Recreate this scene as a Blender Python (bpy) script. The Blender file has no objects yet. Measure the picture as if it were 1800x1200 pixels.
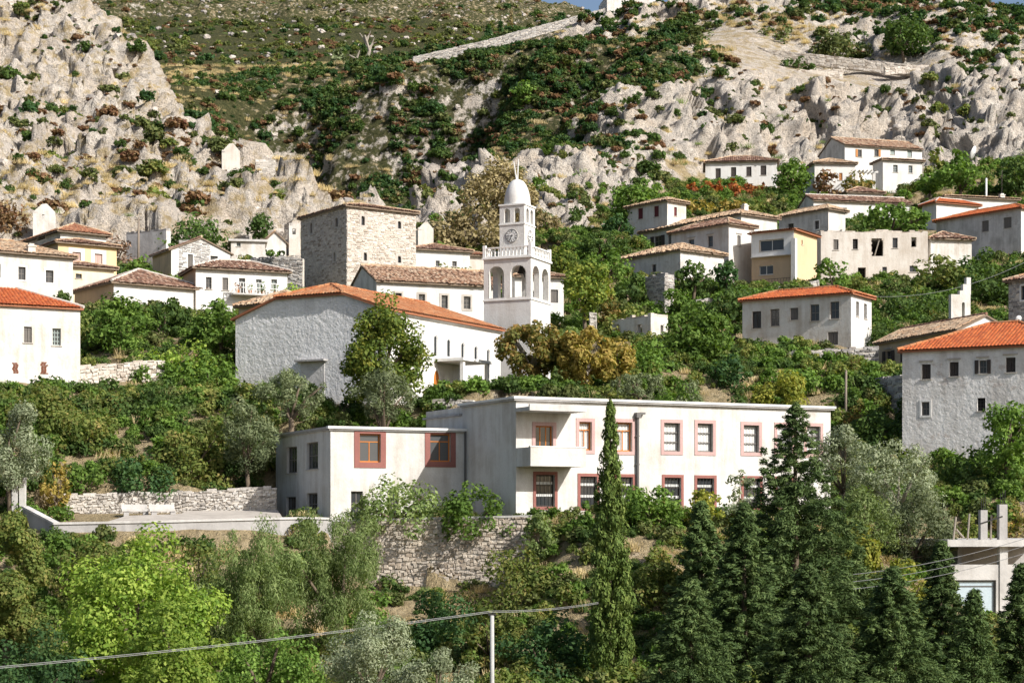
import bpy, math, random
import numpy as np
from mathutils import Vector
R = math.radians
random.seed(7)
rng = np.random.default_rng(7)
sc = bpy.context.scene
col = sc.collection

# ---------------------------------------------------------------- camera, sky, sun, exposure
F, HOR, CX = 3200.0, 910.0, 900.0           # focal length, eye level and centre of the photograph in its own pixels
cam = bpy.data.cameras.new('camera'); camo = bpy.data.objects.new('camera', cam); col.objects.link(camo)
camo.location = (0, 0, 0); camo.rotation_euler = (R(90), 0, 0)
cam.sensor_width = 36; cam.lens = 36 * F / 1800; cam.shift_y = (HOR - 600) / 1800
cam.clip_end = 6000; cam.clip_start = .5
sc.camera = camo
SUN_AZ, SUN_EL = R(-38), R(35)              # azimuth from +X
S = Vector((math.cos(SUN_EL) * math.cos(SUN_AZ), math.cos(SUN_EL) * math.sin(SUN_AZ), math.sin(SUN_EL)))
w = bpy.data.worlds.new('World'); sc.world = w; w.use_nodes = True
nt = w.node_tree
sky = nt.nodes.new('ShaderNodeTexSky'); sky.sky_type = 'NISHITA'; sky.sun_disc = False
sky.sun_elevation = SUN_EL; sky.sun_rotation = math.atan2(S.x, S.y); sky.air_density = .9; sky.dust_density = 2.8; sky.ozone_density = 1.0
nt.nodes['Background'].inputs[1].default_value = .104
nt.links.new(sky.outputs[0], nt.nodes['Background'].inputs[0])
sl = bpy.data.lights.new('sun', 'SUN'); sl.energy = 5.0; sl.angle = R(.53); sl.color = (1, .965, .915)
so = bpy.data.objects.new('sun', sl); col.objects.link(so); so.rotation_euler = (-S).to_track_quat('-Z', 'Y').to_euler()
sc.view_settings.view_transform = 'Standard'; sc.view_settings.look = 'None'
sc.view_settings.exposure = .38; sc.view_settings.gamma = 1
sc.cycles.max_bounces = 6; sc.cycles.transparent_max_bounces = 4

# ---------------------------------------------------------------- helpers
def P(u, v, D): return Vector(((u - CX) / F * D, D, (HOR - v) / F * D))
def ZV(v, D): return (HOR - v) / F * D

class MB:
    def __init__(s): s.v = []; s.f = []
    def poly(s, *p):
        n = len(s.v); s.v += [tuple(q) for q in p]; s.f.append(tuple(range(n, n + len(p))))
    def box(s, o, x, y, z):
        o, x, y, z = Vector(o), Vector(x), Vector(y), Vector(z); n = len(s.v)
        for k in range(8): s.v.append(tuple(o + (x if k & 1 else x * 0) + (y if k & 2 else y * 0) + (z if k & 4 else z * 0)))
        q = [(0, 2, 3, 1), (4, 5, 7, 6), (0, 1, 5, 4), (2, 6, 7, 3), (0, 4, 6, 2), (1, 3, 7, 5)]
        if x.cross(y).dot(z) < 0: q = [t[::-1] for t in q]
        s.f += [tuple(n + i for i in t) for t in q]
    def tube(s, pts, r, seg=6, r2=None):
        pts = [Vector(p) for p in pts]; n0 = len(s.v); m = len(pts)
        for i, p in enumerate(pts):
            d = (pts[min(i + 1, m - 1)] - pts[max(i - 1, 0)]).normalized()
            a = d.cross(Vector((.31, .95, .05))).normalized(); b = d.cross(a)
            q = r + ((r2 if r2 is not None else r) - r) * i / max(1, m - 1)
            for k in range(seg):
                t = 2 * math.pi * k / seg; s.v.append(tuple(p + a * (q * math.cos(t)) + b * (q * math.sin(t))))
        for i in range(m - 1):
            for k in range(seg):
                a0 = n0 + i * seg + k; a1 = n0 + i * seg + (k + 1) % seg
                s.f.append((a0, a1, a1 + seg, a0 + seg))
        s.f.append(tuple(n0 + k for k in range(seg))[::-1]); s.f.append(tuple(n0 + (m - 1) * seg + k for k in range(seg)))
    def lathe(s, o, prof, seg=24):
        n0 = len(s.v); o = Vector(o)
        for r, z in prof:
            for k in range(seg):
                t = 2 * math.pi * k / seg; s.v.append(tuple(o + Vector((r * math.cos(t), r * math.sin(t), z))))
        for i in range(len(prof) - 1):
            for k in range(seg):
                a0 = n0 + i * seg + k; a1 = n0 + i * seg + (k + 1) % seg
                s.f.append((a0, a1, a1 + seg, a0 + seg))
    def build(s, name, mat, parent=None, smooth=False):
        me = bpy.data.meshes.new(name); me.from_pydata(s.v, [], s.f)
        me.materials.append(M[mat] if isinstance(mat, str) else mat)
        if smooth: me.polygons.foreach_set('use_smooth', [True] * len(me.polygons))
        o = bpy.data.objects.new(name, me); col.objects.link(o)
        if parent: o.parent = parent
        return o

def npmesh(name, V, Fq, mat, parent=None, smooth=False):
    """fast mesh of equal polygons: V (n,3), Fq (m,k)"""
    V = np.asarray(V, np.float32); Fq = np.asarray(Fq, np.int32); m, k = Fq.shape
    me = bpy.data.meshes.new(name)
    me.vertices.add(len(V)); me.vertices.foreach_set('co', V.ravel())
    me.loops.add(m * k); me.loops.foreach_set('vertex_index', Fq.ravel())
    me.polygons.add(m); me.polygons.foreach_set('loop_start', np.arange(0, m * k, k, dtype=np.int32))
    me.polygons.foreach_set('loop_total', np.full(m, k, np.int32))
    if smooth: me.polygons.foreach_set('use_smooth', np.ones(m, bool))
    me.update(calc_edges=True)
    if mat is not None: me.materials.append(M[mat] if isinstance(mat, str) else mat)
    o = bpy.data.objects.new(name, me)
    col.objects.link(o)
    if parent: o.parent = parent
    return o

def tag(o, label=None, cat=None, group=None, kind=None):
    if label: o['label'] = label
    if cat: o['category'] = cat
    if group: o['group'] = group
    if kind: o['kind'] = kind
    return o
def thing(name, loc, label, cat, group=None):
    o = bpy.data.objects.new(name, None); col.objects.link(o); o.location = loc; o.empty_display_size = .3
    return tag(o, label, cat, group)

# ---------------------------------------------------------------- materials
M = {}
def nodes(name, rough=.9, spec=.2):
    m = bpy.data.materials.new(name); m.use_nodes = True; M[name] = m
    t = m.node_tree; b = t.nodes['Principled BSDF']
    b.inputs['Roughness'].default_value = rough; b.inputs['Specular IOR Level'].default_value = spec
    return m, t, b
def N(t, kind, **kw):
    n = t.nodes.new(kind)
    for k, v in kw.items():
        if k.startswith('i_'):
            key = k[2:]; n.inputs[int(key) if key.isdigit() else key.replace('_', ' ')].default_value = v
        else: setattr(n, k, v)
    return n
def L(t, a, b): t.links.new(a, b)
def c4(c): return (c[0], c[1], c[2], 1)
def noise(t, vec, scale, detail=4, rough=.6):
    n = N(t, 'ShaderNodeTexNoise', i_Scale=scale, i_Detail=detail, i_Roughness=rough); L(t, vec, n.inputs['Vector']); return n.outputs['Fac']
def ramp(t, fac, stops):
    r = N(t, 'ShaderNodeValToRGB'); e = r.color_ramp.elements
    while len(e) < len(stops): e.new(.5)
    for k, (p, c) in enumerate(stops):
        e[k].position = p; e[k].color = c4(c) if hasattr(c, '__len__') else (c, c, c, 1)
    L(t, fac, r.inputs[0]); return r.outputs[0]
def mix(t, fac, a, b, mode='MIX'):
    n = N(t, 'ShaderNodeMix', data_type='RGBA', blend_type=mode)
    if isinstance(fac, (int, float)): n.inputs[0].default_value = fac
    else: L(t, fac, n.inputs[0])
    for i, x in ((6, a), (7, b)):
        if hasattr(x, 'is_output'): L(t, x, n.inputs[i])
        else: n.inputs[i].default_value = c4(x)
    return n.outputs[2]
def pos(t): return N(t, 'ShaderNodeNewGeometry').outputs['Position']
def mapv(t, vec, scale):
    n = N(t, 'ShaderNodeMapping'); n.inputs['Scale'].default_value = scale; L(t, vec, n.inputs[0]); return n.outputs[0]
def bump(t, b, h, strength, dist):
    n = N(t, 'ShaderNodeBump'); n.inputs['Strength'].default_value = strength; n.inputs['Distance'].default_value = dist
    L(t, h, n.inputs['Height']); L(t, n.outputs[0], b.inputs['Normal'])

def plaster(name, c, dirt=(.36, .31, .25), amt=.5, rough_b=.02, rs=9, patch=.0, pc=(.42, .38, .33)):
    m, t, b = nodes(name, .92, .15); p = pos(t)
    st = noise(t, mapv(t, p, (1.3, 1.3, .16)), 1.1, 6, .65)
    bl = noise(t, p, .55, 6, .7)
    f = N(t, 'ShaderNodeMath', operation='MULTIPLY'); L(t, st, f.inputs[0]); L(t, bl, f.inputs[1])
    g = ramp(t, f.outputs[0], [(.19, 0), (.37, amt)])
    cc = mix(t, g, c, dirt)
    fine = noise(t, p, 7, 4, .7)
    cc = mix(t, ramp(t, fine, [(.3, .16), (.6, 0)]), cc, tuple(x * .55 for x in c))
    if patch:
        pf = noise(t, mapv(t, p, (1, 1, 1.5)), .42, 8, .72)
        cc = mix(t, ramp(t, pf, [(.63 - patch * .12, 0), (.66 - patch * .1, .8)]), cc, pc)
    L(t, cc, b.inputs['Base Color'])
    h = noise(t, p, rs, 5, .65); bump(t, b, h, .9, rough_b)
plaster('white', (.68, .67, .645), (.44, .39, .33), .5, .025)
plaster('white_worn', (.65, .635, .60), (.37, .31, .24), .68, .035, 6, .45, (.56, .51, .45))
plaster('cream', (.62, .605, .57), (.36, .315, .265), .62, .02)
plaster('grey_plaster', (.62, .60, .575), (.26, .24, .22), .7, .04, 5, .5, (.42, .39, .36))  # grey plaster; on some left walls it also carries shade as colour
plaster('roughcast', (.80, .79, .775), (.42, .41, .40), .45, .16, 3.2)
plaster('lower_roughcast', (.80, .78, .75), (.40, .36, .32), .6, .085, 3.6, .4, (.5, .44, .40))
plaster('beige_ruin', (.62, .58, .525), (.36, .29, .22), .6, .03, 6, .4, (.48, .43, .37))
plaster('peach', (.62, .46, .29), (.5, .36, .22), .5, .015)
plaster('yellow', (.70, .54, .31), (.55, .40, .22), .6, .015)
plaster('pale_yellow', (.76, .67, .46), (.5, .42, .3), .5, .015)
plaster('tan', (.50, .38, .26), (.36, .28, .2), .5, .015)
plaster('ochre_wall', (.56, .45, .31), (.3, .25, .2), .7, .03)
plaster('concrete', (.42, .405, .39), (.24, .23, .22), .6, .02, 5)
plaster('concrete_light', (.56, .545, .52), (.3, .28, .26), .6, .02, 5)
plaster('pink_trim', (.29, .125, .105), (.2, .09, .08), .5, .02)
plaster('pale_pink_trim', (.50, .335, .31), (.36, .24, .23), .5, .02)
plaster('white_trim', (.78, .77, .74), (.5, .48, .45), .4, .01)
plaster('stone_trim', (.50, .46, .41), (.3, .27, .24), .6, .02)
plaster('mortar', (.60, .55, .48), (.33, .29, .25), .6, .05)
plaster('paving', (.47, .43, .38), (.28, .25, .22), .6, .01)

def flat(name, c, rough=.7, spec=.3, var=.25):
    m, t, b = nodes(name, rough, spec)
    n = noise(t, pos(t), 6, 3, .6)
    L(t, mix(t, ramp(t, n, [(.3, var), (.7, 0)]), c, tuple(x * .5 for x in c)), b.inputs['Base Color'])
flat('wood_orange', (.50, .17, .03)); flat('wood_grey', (.16, .145, .13)); flat('wood_dark', (.055, .045, .04)); flat('wood_red', (.13, .025, .03))
flat('shutter_pink', (.52, .36, .31)); flat('shutter_orange', (.50, .22, .07)); flat('paint_green_grey', (.30, .35, .33)); flat('white_paint', (.74, .74, .72))
flat('iron', (.035, .033, .032), .6); flat('curtain', (.62, .62, .60)); flat('void', (.02, .018, .017), 1, 0); flat('bark', (.16, .125, .09), .95, .1, .6)
flat('bark_pale', (.34, .30, .25), .95, .1, .5); flat('fig_bark', (.10, .08, .06), .95, .1); flat('pole_grey', (.40, .40, .385)); flat('pole_wood', (.22, .18, .14))
flat('cable', (.30, .30, .295), .6); flat('cable_dark', (.20, .20, .19), .6); flat('garage_blue', (.46, .55, .60), .5); flat('roof_edge', (.34, .22, .15))
flat('pipe_grey', (.13, .125, .12), .5); flat('dish_grey', (.62, .62, .62), .4); flat('roof_deck_old', (.20, .145, .10)); flat('roof_deck_red', (.33, .13, .065)); flat('lime_mortar', (.58, .53, .47))
flat('clock_white', (.75, .74, .71)); flat('clock_dark', (.03, .03, .033)); flat('brick_red', (.20, .08, .05), .95, .1, .6)
m, t, b = nodes('glass', .12, .6); b.inputs['Base Color'].default_value = (.035, .038, .042, 1)
m, t, b = nodes('glass_grey', .25, .5); b.inputs['Base Color'].default_value = (.075, .078, .08, 1)

def island(name, stops, rough=.9, big=None, bmp=.0):
    m, t, b = nodes(name, rough, .15); g = N(t, 'ShaderNodeNewGeometry')
    cc = ramp(t, g.outputs['Random Per Island'], stops)
    n = noise(t, g.outputs['Position'], 5, 4, .7)
    cc = mix(t, ramp(t, n, [(.35, .45), (.65, 0)]), cc, (.11, .095, .08))
    if big:
        n2 = noise(t, g.outputs['Position'], .45, 4, .6)
        cc = mix(t, ramp(t, n2, [(.45, 0), (.65, .65)]), cc, big)
    L(t, cc, b.inputs['Base Color'])
    if bmp: bump(t, b, noise(t, g.outputs['Position'], 11, 4, .7), .8, bmp)
island('tile_old', [(0, (.11, .065, .045)), (.25, (.30, .15, .085)), (.5, (.46, .28, .17)), (.75, (.62, .47, .33)), (1, (.36, .21, .14))], big=(.34, .21, .14))
island('tile_pale', [(0, (.24, .16, .11)), (.3, (.48, .35, .23)), (.6, (.66, .51, .35)), (.85, (.56, .32, .17)), (1, (.36, .27, .2))], big=(.56, .40, .26))
island('tile_brown', [(0, (.08, .045, .033)), (.35, (.22, .11, .07)), (.7, (.36, .20, .13)), (1, (.58, .43, .32))], big=(.22, .12, .085))
island('tile_red', [(0, (.40, .085, .022)), (.5, (.52, .115, .03)), (1, (.58, .16, .045))])
island('tile_orange', [(0, (.34, .10, .035)), (.5, (.52, .18, .06)), (.85, (.62, .30, .14)), (1, (.40, .26, .16))], big=(.38, .19, .10))
island('tile_rust', [(0, (.26, .10, .05)), (.5, (.38, .15, .075)), (1, (.48, .25, .14))], big=(.28, .13, .08))
island('stone_warm', [(0, (.34, .28, .22)), (.3, (.60, .53, .45)), (.7, (.74, .68, .60)), (1, (.50, .45, .40))], bmp=.03)
island('stone_beige', [(0, (.36, .29, .22)), (.3, (.56, .48, .39)), (.7, (.68, .60, .50)), (1, (.48, .42, .36))], bmp=.03)
island('stone_grey', [(0, (.20, .19, .18)), (.4, (.36, .345, .33)), (.8, (.50, .485, .46)), (1, (.28, .25, .23))], bmp=.03)
island('stone_white', [(0, (.30, .275, .245)), (.3, (.50, .465, .42)), (.7, (.66, .62, .565)), (1, (.74, .71, .66))], bmp=.03)

def leaf(name, stops, trans=.34, tint=None):
    stops = [(p, tuple(min(.75, x * 1.3) for x in c)) for p, c in stops]
    m = bpy.data.materials.new(name); m.use_nodes = True; M[name] = m; t = m.node_tree
    for n in list(t.nodes): t.nodes.remove(n)
    out = N(t, 'ShaderNodeOutputMaterial'); g = N(t, 'ShaderNodeNewGeometry'); oi = N(t, 'ShaderNodeObjectInfo')
    n = noise(t, g.outputs['Position'], .9, 3, .6)
    ad = N(t, 'ShaderNodeMath', operation='MULTIPLY_ADD'); L(t, g.outputs['Random Per Island'], ad.inputs[0]); ad.inputs[1].default_value = .6
    mm = N(t, 'ShaderNodeMath', operation='MULTIPLY_ADD'); L(t, n, mm.inputs[0]); mm.inputs[1].default_value = 1.3; mm.inputs[2].default_value = -.45
    L(t, mm.outputs[0], ad.inputs[2])
    cc = ramp(t, ad.outputs[0], stops)
    hs = N(t, 'ShaderNodeHueSaturation'); mr = N(t, 'ShaderNodeMapRange'); L(t, oi.outputs['Random'], mr.inputs[0])
    mr.inputs[3].default_value = .82; mr.inputs[4].default_value = 1.2
    L(t, mr.outputs[0], hs.inputs['Value']); L(t, cc, hs.inputs['Color'])
    d = N(t, 'ShaderNodeBsdfPrincipled'); d.inputs['Roughness'].default_value = .65; d.inputs['Specular IOR Level'].default_value = .12
    L(t, hs.outputs[0], d.inputs['Base Color'])
    tr = N(t, 'ShaderNodeBsdfTranslucent'); ml = mix(t, 1.0, hs.outputs[0], (1.25, 1.3, .55), 'MULTIPLY'); L(t, ml, tr.inputs[0])
    ms = N(t, 'ShaderNodeMixShader'); ms.inputs[0].default_value = trans
    L(t, d.outputs[0], ms.inputs[1]); L(t, tr.outputs[0], ms.inputs[2]); L(t, ms.outputs[0], out.inputs[0])
leaf('lf_green', [(0, (.045, .085, .018)), (.5, (.09, .155, .03)), (1, (.16, .23, .05))])
leaf('lf_dark', [(0, (.028, .052, .016)), (.5, (.055, .095, .025)), (1, (.10, .14, .035))])
leaf('lf_deep', [(0, (.02, .045, .02)), (.5, (.04, .085, .028)), (1, (.075, .125, .04))])  # darkest leaf; also puts shade into the hollow bushes and central scrub
leaf('lf_lime', [(0, (.05, .10, .02)), (.4, (.145, .225, .035)), (1, (.31, .37, .08))], .42)
leaf('lf_yg', [(0, (.05, .085, .018)), (.5, (.11, .155, .03)), (1, (.27, .26, .05))])
leaf('lf_olive', [(0, (.10, .125, .07)), (.5, (.19, .22, .135)), (1, (.32, .34, .23))], .25)
leaf('lf_olive_dark', [(0, (.06, .08, .04)), (.5, (.115, .14, .07)), (1, (.21, .235, .13))], .25)
leaf('lf_feather', [(0, (.07, .105, .035)), (.5, (.14, .19, .065)), (1, (.24, .28, .12))], .35)
leaf('lf_cypress', [(0, (.03, .052, .013)), (.5, (.07, .105, .024)), (1, (.14, .17, .045))], .15)
leaf('lf_conifer', [(0, (.022, .04, .013)), (.5, (.055, .088, .028)), (1, (.12, .16, .055))], .15)
leaf('lf_yellow', [(0, (.075, .105, .02)), (.4, (.175, .20, .035)), (1, (.34, .30, .06))])
leaf('lf_gold', [(0, (.08, .09, .02)), (.35, (.21, .175, .04)), (1, (.40, .28, .09))])
leaf('lf_rust', [(0, (.05, .075, .02)), (.45, (.13, .125, .035)), (1, (.32, .19, .07))])
leaf('lf_autumn', [(0, (.10, .03, .02)), (.4, (.25, .075, .028)), (1, (.40, .18, .045))])
leaf('lf_brown', [(0, (.10, .075, .035)), (.5, (.21, .17, .085)), (1, (.34, .285, .155))], .2)
leaf('lf_heather', [(0, (.085, .035, .022)), (.5, (.15, .085, .045)), (1, (.20, .15, .07))], .2)
leaf('lf_mix', [(0, (.05, .08, .02)), (.45, (.11, .145, .035)), (.8, (.19, .19, .055)), (1, (.27, .19, .08))])
leaf('lf_scrub', [(0, (.035, .05, .018)), (.45, (.075, .095, .03)), (.8, (.13, .145, .05)), (1, (.16, .11, .05))], .25)
leaf('lf_heath', [(0, (.06, .075, .022)), (.45, (.115, .135, .04)), (.8, (.17, .175, .06)), (1, (.22, .18, .08))], .25)
leaf('lf_grass', [(0, (.28, .21, .11)), (.5, (.45, .36, .20)), (1, (.58, .48, .30))], .3)
leaf('lf_bare', [(0, (.15, .10, .07)), (1, (.30, .2, .14))], .1)

# ---------------------------------------------------------------- house frames (near corner, the two visible faces, size)
class House:
    """u0: column of the nearest corner, vt/vb: its wall top and base, uL/uR: columns where the left/right face ends,
       D: metres from the viewpoint, phi: turn of the right face from square-on"""
    def __init__(s, name, label, u0, vt, vb, uL, uR, D, phi, wL=None, wR=None, cat='house', **kw):
        s.name, s.label, s.cat, s.kw = name, label, cat, kw
        a = R(phi); s.dR = Vector((math.cos(a), math.sin(a), 0)); s.dL = Vector((-math.sin(a), math.cos(a), 0))
        s.p0 = P(u0, vb, D); s.H = ZV(vt, D) - s.p0.z
        s.A = wR if wR else s.hit(uR, s.dR); s.B = wL if wL else s.hit(uL, s.dL)
        s.rects = {'L': [], 'R': []}
        s.wins = []
        for wn in kw.get('wins', ()):
            f, x0, y0, x1, y1 = wn[:5]; d = s.dL if f == 'L' else s.dR
            s0, s1 = sorted((s.hit(x0, d), s.hit(x1, d))); dep = (s.p0 + d * ((s0 + s1) / 2)).y
            z0, z1 = ZV(y1, dep) - s.p0.z, ZV(y0, dep) - s.p0.z
            st = wn[5] if len(wn) > 5 else 'd'
            s.wins.append((f, s0, s1, z0, z1, st)); s.rects[f].append((s0, s1, z0, z1, 1 if st in ('arch', 'arch_stone', 'belfry', 'door_arch') else 0))
    def hit(s, u, d):
        k = (u - CX) / F; return (k * s.p0.y - s.p0.x) / (d.x - k * d.y)
    def w(s, a, b, z): return s.dR * a + s.dL * b + Vector((0, 0, z))      # local point
    def corners(s): return [s.p0 + s.w(a, b, 0) for a, b in ((0, 0), (s.A, 0), (0, s.B), (s.A, s.B), (s.A / 2, 0), (0, s.B / 2), (s.A / 2, s.B / 2))]
    def fp(s, f, t, z, o=0):                                               # point on a face, o metres proud
        if f == 'R': return s.w(t, -o, z)
        if f == 'L': return s.w(-o, t, z)
        if f == 'RB': return s.w(s.A + o, t, z)
        return s.w(t, s.B + o, z)
    def fbox(s, mb, f, t0, t1, z0, z1, o0, o1):
        p = s.fp(f, t0, z0, o0); mb.box(p, s.fp(f, t1, z0, o0) - p, s.fp(f, t0, z0, o1) - p, (0, 0, z1 - z0))

def wall_face(mb, h, f, length, z0, z1, rects, th=.42, s0=0.0, gable=None, caps=False):
    """wall with real openings: outer face, inner face, reveals; rects (a0,a1,b0,b1,arch)"""
    xs = sorted({s0, length, *[r[0] for r in rects], *[r[1] for r in rects]})
    zs = sorted({z0, z1, *[r[2] for r in rects], *[r[3] for r in rects]})
    xs = [x for x in xs if s0 <= x <= length]; zs = [z for z in zs if z0 <= z <= z1]
    for i in range(len(xs) - 1):
        for j in range(len(zs) - 1):
            cx, cz = (xs[i] + xs[i + 1]) / 2, (zs[j] + zs[j + 1]) / 2
            if any(r[0] < cx < r[1] and r[2] < cz < r[3] for r in rects): continue
            for o in (0, -th): mb.poly(*[h.fp(f, a, z, o) for a, z in ((xs[i], zs[j]), (xs[i + 1], zs[j]), (xs[i + 1], zs[j + 1]), (xs[i], zs[j + 1]))])
    for a0, a1, b0, b1, arch in rects:
        ring = [(a0, b0), (a1, b0)]
        if not arch: ring += [(a1, b1), (a0, b1)]
        else:
            r = (a1 - a0) / 2; rz = min(r * 1.0, (b1 - b0) * .6); cz = b1 - rz; n = 10
            arc = [(a0 + r + r * math.cos(math.pi * k / n), cz + rz * math.sin(math.pi * k / n)) for k in range(n + 1)]
            ring += arc
            for k in range(n):
                (xa, za), (xb, zb) = arc[k], arc[k + 1]
                for o in (0, -th): mb.poly(*[h.fp(f, x, z, o) for x, z in ((xa, za), (xb, zb), (xb, b1), (xa, b1))])
        for k in range(len(ring)):
            p, q = ring[k], ring[(k + 1) % len(ring)]
            mb.poly(h.fp(f, *p, 0), h.fp(f, *q, 0), h.fp(f, *q, -th), h.fp(f, *p, -th))
    if caps:
        for a in (s0, length): mb.poly(h.fp(f, a, z0, 0), h.fp(f, a, z1, 0), h.fp(f, a, z1, -th), h.fp(f, a, z0, -th))
    e = th if f in ('L', 'RB') and not caps else 0
    mb.poly(h.fp(f, s0 + e, z1, 0), h.fp(f, length - e, z1, 0), h.fp(f, length - e, z1, -th), h.fp(f, s0 + e, z1, -th))
    if gable:
        for o in (0, -th): mb.poly(*[h.fp(f, a, z, o) for a, z in gable])

STYLES = {
 'd': dict(fr='wood_grey', mull=(1, 1), pane='glass'), 'dw': dict(fr='white_paint', mull=(1, 1), pane='glass'),
 'g': dict(fr='paint_green_grey', mull=(1, 2), pane='glass_grey'), 'dark': dict(fr='wood_dark', mull=(1, 0), pane='glass'),
 'lattice': dict(fr='paint_green_grey', mull=(2, 3), pane='glass'),
 'sh': dict(fr='wood_grey', closed='wood_grey'), 'shd': dict(fr='wood_dark', closed='wood_dark'), 'shr': dict(fr='wood_red', closed='wood_red'),
 'shp': dict(fr='white_trim', closed='shutter_pink', sur='white_trim', sw=.35, flat=1), 'sho': dict(fr='wood_grey', pane='glass', mull=(1, 1), open='wood_dark'),
 'sor': dict(fr='wood_grey', pane='glass', mull=(0, 0), open='shutter_orange', sides='r'), 'sol': dict(fr='wood_grey', pane='glass', mull=(0, 0), open='shutter_orange', sides='l'),
 'shg': dict(fr='paint_green_grey', closed='paint_green_grey'), 'sht': dict(fr='shutter_orange', closed='shutter_orange'), 'sol_d': dict(fr='wood_grey', pane='glass', mull=(1, 1), open='wood_grey', sides='l'),
 'st': dict(fr='wood_grey', mull=(1, 2), pane='glass', sur='stone_trim', sw=.17), 'stn': dict(fr='wood_grey', mull=(1, 1), pane='glass', sur='white_trim', sw=.12),
 'pink': dict(fr='wood_orange', mull=(1, -1), pane='glass_grey', sur='pink_trim', sw=.32),
 'pinkc': dict(fr='wood_orange', mull=(1, -1), pane='curtain', sur='pale_pink_trim', sw=.2),
 'curt': dict(fr='wood_grey', mull=(0, 2), pane='curtain', sur='pale_pink_trim', sw=.2, pleat=1),
 'low': dict(fr='wood_dark', mull=(0, 2), pane='glass', sur='pink_trim', sw=.17, bars=1),
 'door': dict(fr='wood_orange', closed='wood_orange'), 'doorg': dict(fr='wood_grey', closed='wood_grey'), 'doorr': dict(fr='wood_red', closed='wood_red'),
 'balc': dict(fr='wood_orange', mull=(2, 0), pane='glass', sur='pale_pink_trim', sw=.2),
 'h': dict(), 'big': dict(fr='white_paint', mull=(1, 0), pane='glass'), 'arch': dict(fr='white_paint', mull=(0, 0), pane='glass', arch=1),
 'arch_stone': dict(fr='wood_dark', mull=(0, 0), pane='glass', arch=1, sur='stone_trim', sw=.2), 'bars': dict(fr='iron', mull=(2, 3), pane='void'),
}
def make_window(h, root, f, a0, a1, z0, z1, st):
    s = STYLES[st]
    if not s: return
    W, Hh = a1 - a0, z1 - z0; ins = h.kw.get('ins', -.16); fw = min(.075, W * .12)
    if f not in ('L', 'R'): return
    isdoor = st.startswith('door'); mb = MB()
    arch = s.get('arch'); r = W / 2; zt = z1 - (min(r, Hh * .6) if arch else 0)
    h.fbox(mb, f, a0, a0 + fw, z0, zt, ins - .06, ins); h.fbox(mb, f, a1 - fw, a1, z0, zt, ins - .06, ins)
    h.fbox(mb, f, a0 + fw, a1 - fw, z0, z0 + fw, ins - .06, ins)
    if not arch: h.fbox(mb, f, a0 + fw, a1 - fw, z1 - fw, z1, ins - .06, ins)
    else:
        n = 8; rz = z1 - zt
        A = [(a0 + r + r * math.cos(math.pi * k / n), zt + rz * math.sin(math.pi * k / n)) for k in range(n + 1)]
        B = [(a0 + r + (r - fw) * math.cos(math.pi * k / n), zt + (rz - fw) * math.sin(math.pi * k / n)) for k in range(n + 1)]
        for k in range(n): mb.poly(h.fp(f, *A[k], ins), h.fp(f, *A[k + 1], ins), h.fp(f, *B[k + 1], ins), h.fp(f, *B[k], ins))
    if 'mull' in s:
        nv, nh = s['mull']; m = fw * .7
        hz = []
        if nh == -1: hz = [.72]
        else: hz = [(k + 1) / (nh + 1) for k in range(nh)]
        top = z0 + Hh * .72 if nh == -1 else (zt if arch else z1 - fw)
        for k in range(nv):
            c = a0 + W * (k + 1) / (nv + 1); h.fbox(mb, f, c - m / 2, c + m / 2, z0 + fw, top, ins - .05, ins - .006)
        for q in hz: h.fbox(mb, f, a0 + fw, a1 - fw, z0 + Hh * q - m / 2, z0 + Hh * q + m / 2, ins - .045, ins - .003)
    win = mb.build('door' if isdoor else 'window', s['fr'], root)
    mb = MB()
    if 'pane' in s:
        if s.get('pleat') or s['pane'] == 'curtain':
            n = 10; o = ins - .09
            for k in range(n):
                x0, x1 = a0 + W * k / n, a0 + W * (k + 1) / n; da, db = (o - .05 * (k & 1)), (o - .05 * (1 - (k & 1)))
                mb.poly(h.fp(f, x0, z0, da), h.fp(f, x1, z0, db), h.fp(f, x1, z1, db), h.fp(f, x0, z1, da))
            mb.build('curtain', 'curtain', win)
        else:
            h.fbox(mb, f, a0 + .01, a1 - .01, z0 + .01, z1 - .01, ins - .04, ins - .03); mb.build('pane', s['pane'], win)
    if 'closed' in s:
        c = (a0 + a1) / 2
        for x0, x1 in ((a0 + .02, c - .01), (c + .01, a1 - .02)):
            mb = MB(); n = max(2, int((x1 - x0) / .12))
            for k in range(n):
                y0, y1 = x0 + (x1 - x0) * k / n, x0 + (x1 - x0) * (k + 1) / n - .012
                h.fbox(mb, f, y0, y1, z0 + .02, z1 - .02, ins + .0, ins + .035)
            for q in (.15, .85): h.fbox(mb, f, x0, x1, z0 + Hh * q - .04, z0 + Hh * q + .04, ins + .035, ins + .055)
            mb.build('door_leaf' if isdoor else 'shutter', s['closed'], win)
    if 'open' in s:
        sd = s.get('sides', 'lr'); sw = W * .52
        for side in sd:
            if (side == 'l') == (f == 'R'): x0, x1 = a0 - sw - .03, a0 - .03
            else: x0, x1 = a1 + .03, a1 + sw + .03
            mb = MB(); h.fbox(mb, f, x0, x1, z0 - .02, z1 + .02, .015, .05)
            for k in range(5):
                zz = z0 + Hh * (k + .5) / 5; h.fbox(mb, f, x0 + .05, x1 - .05, zz - .05, zz + .03, .05, .062)
            mb.build('shutter', s['open'], win)
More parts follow.
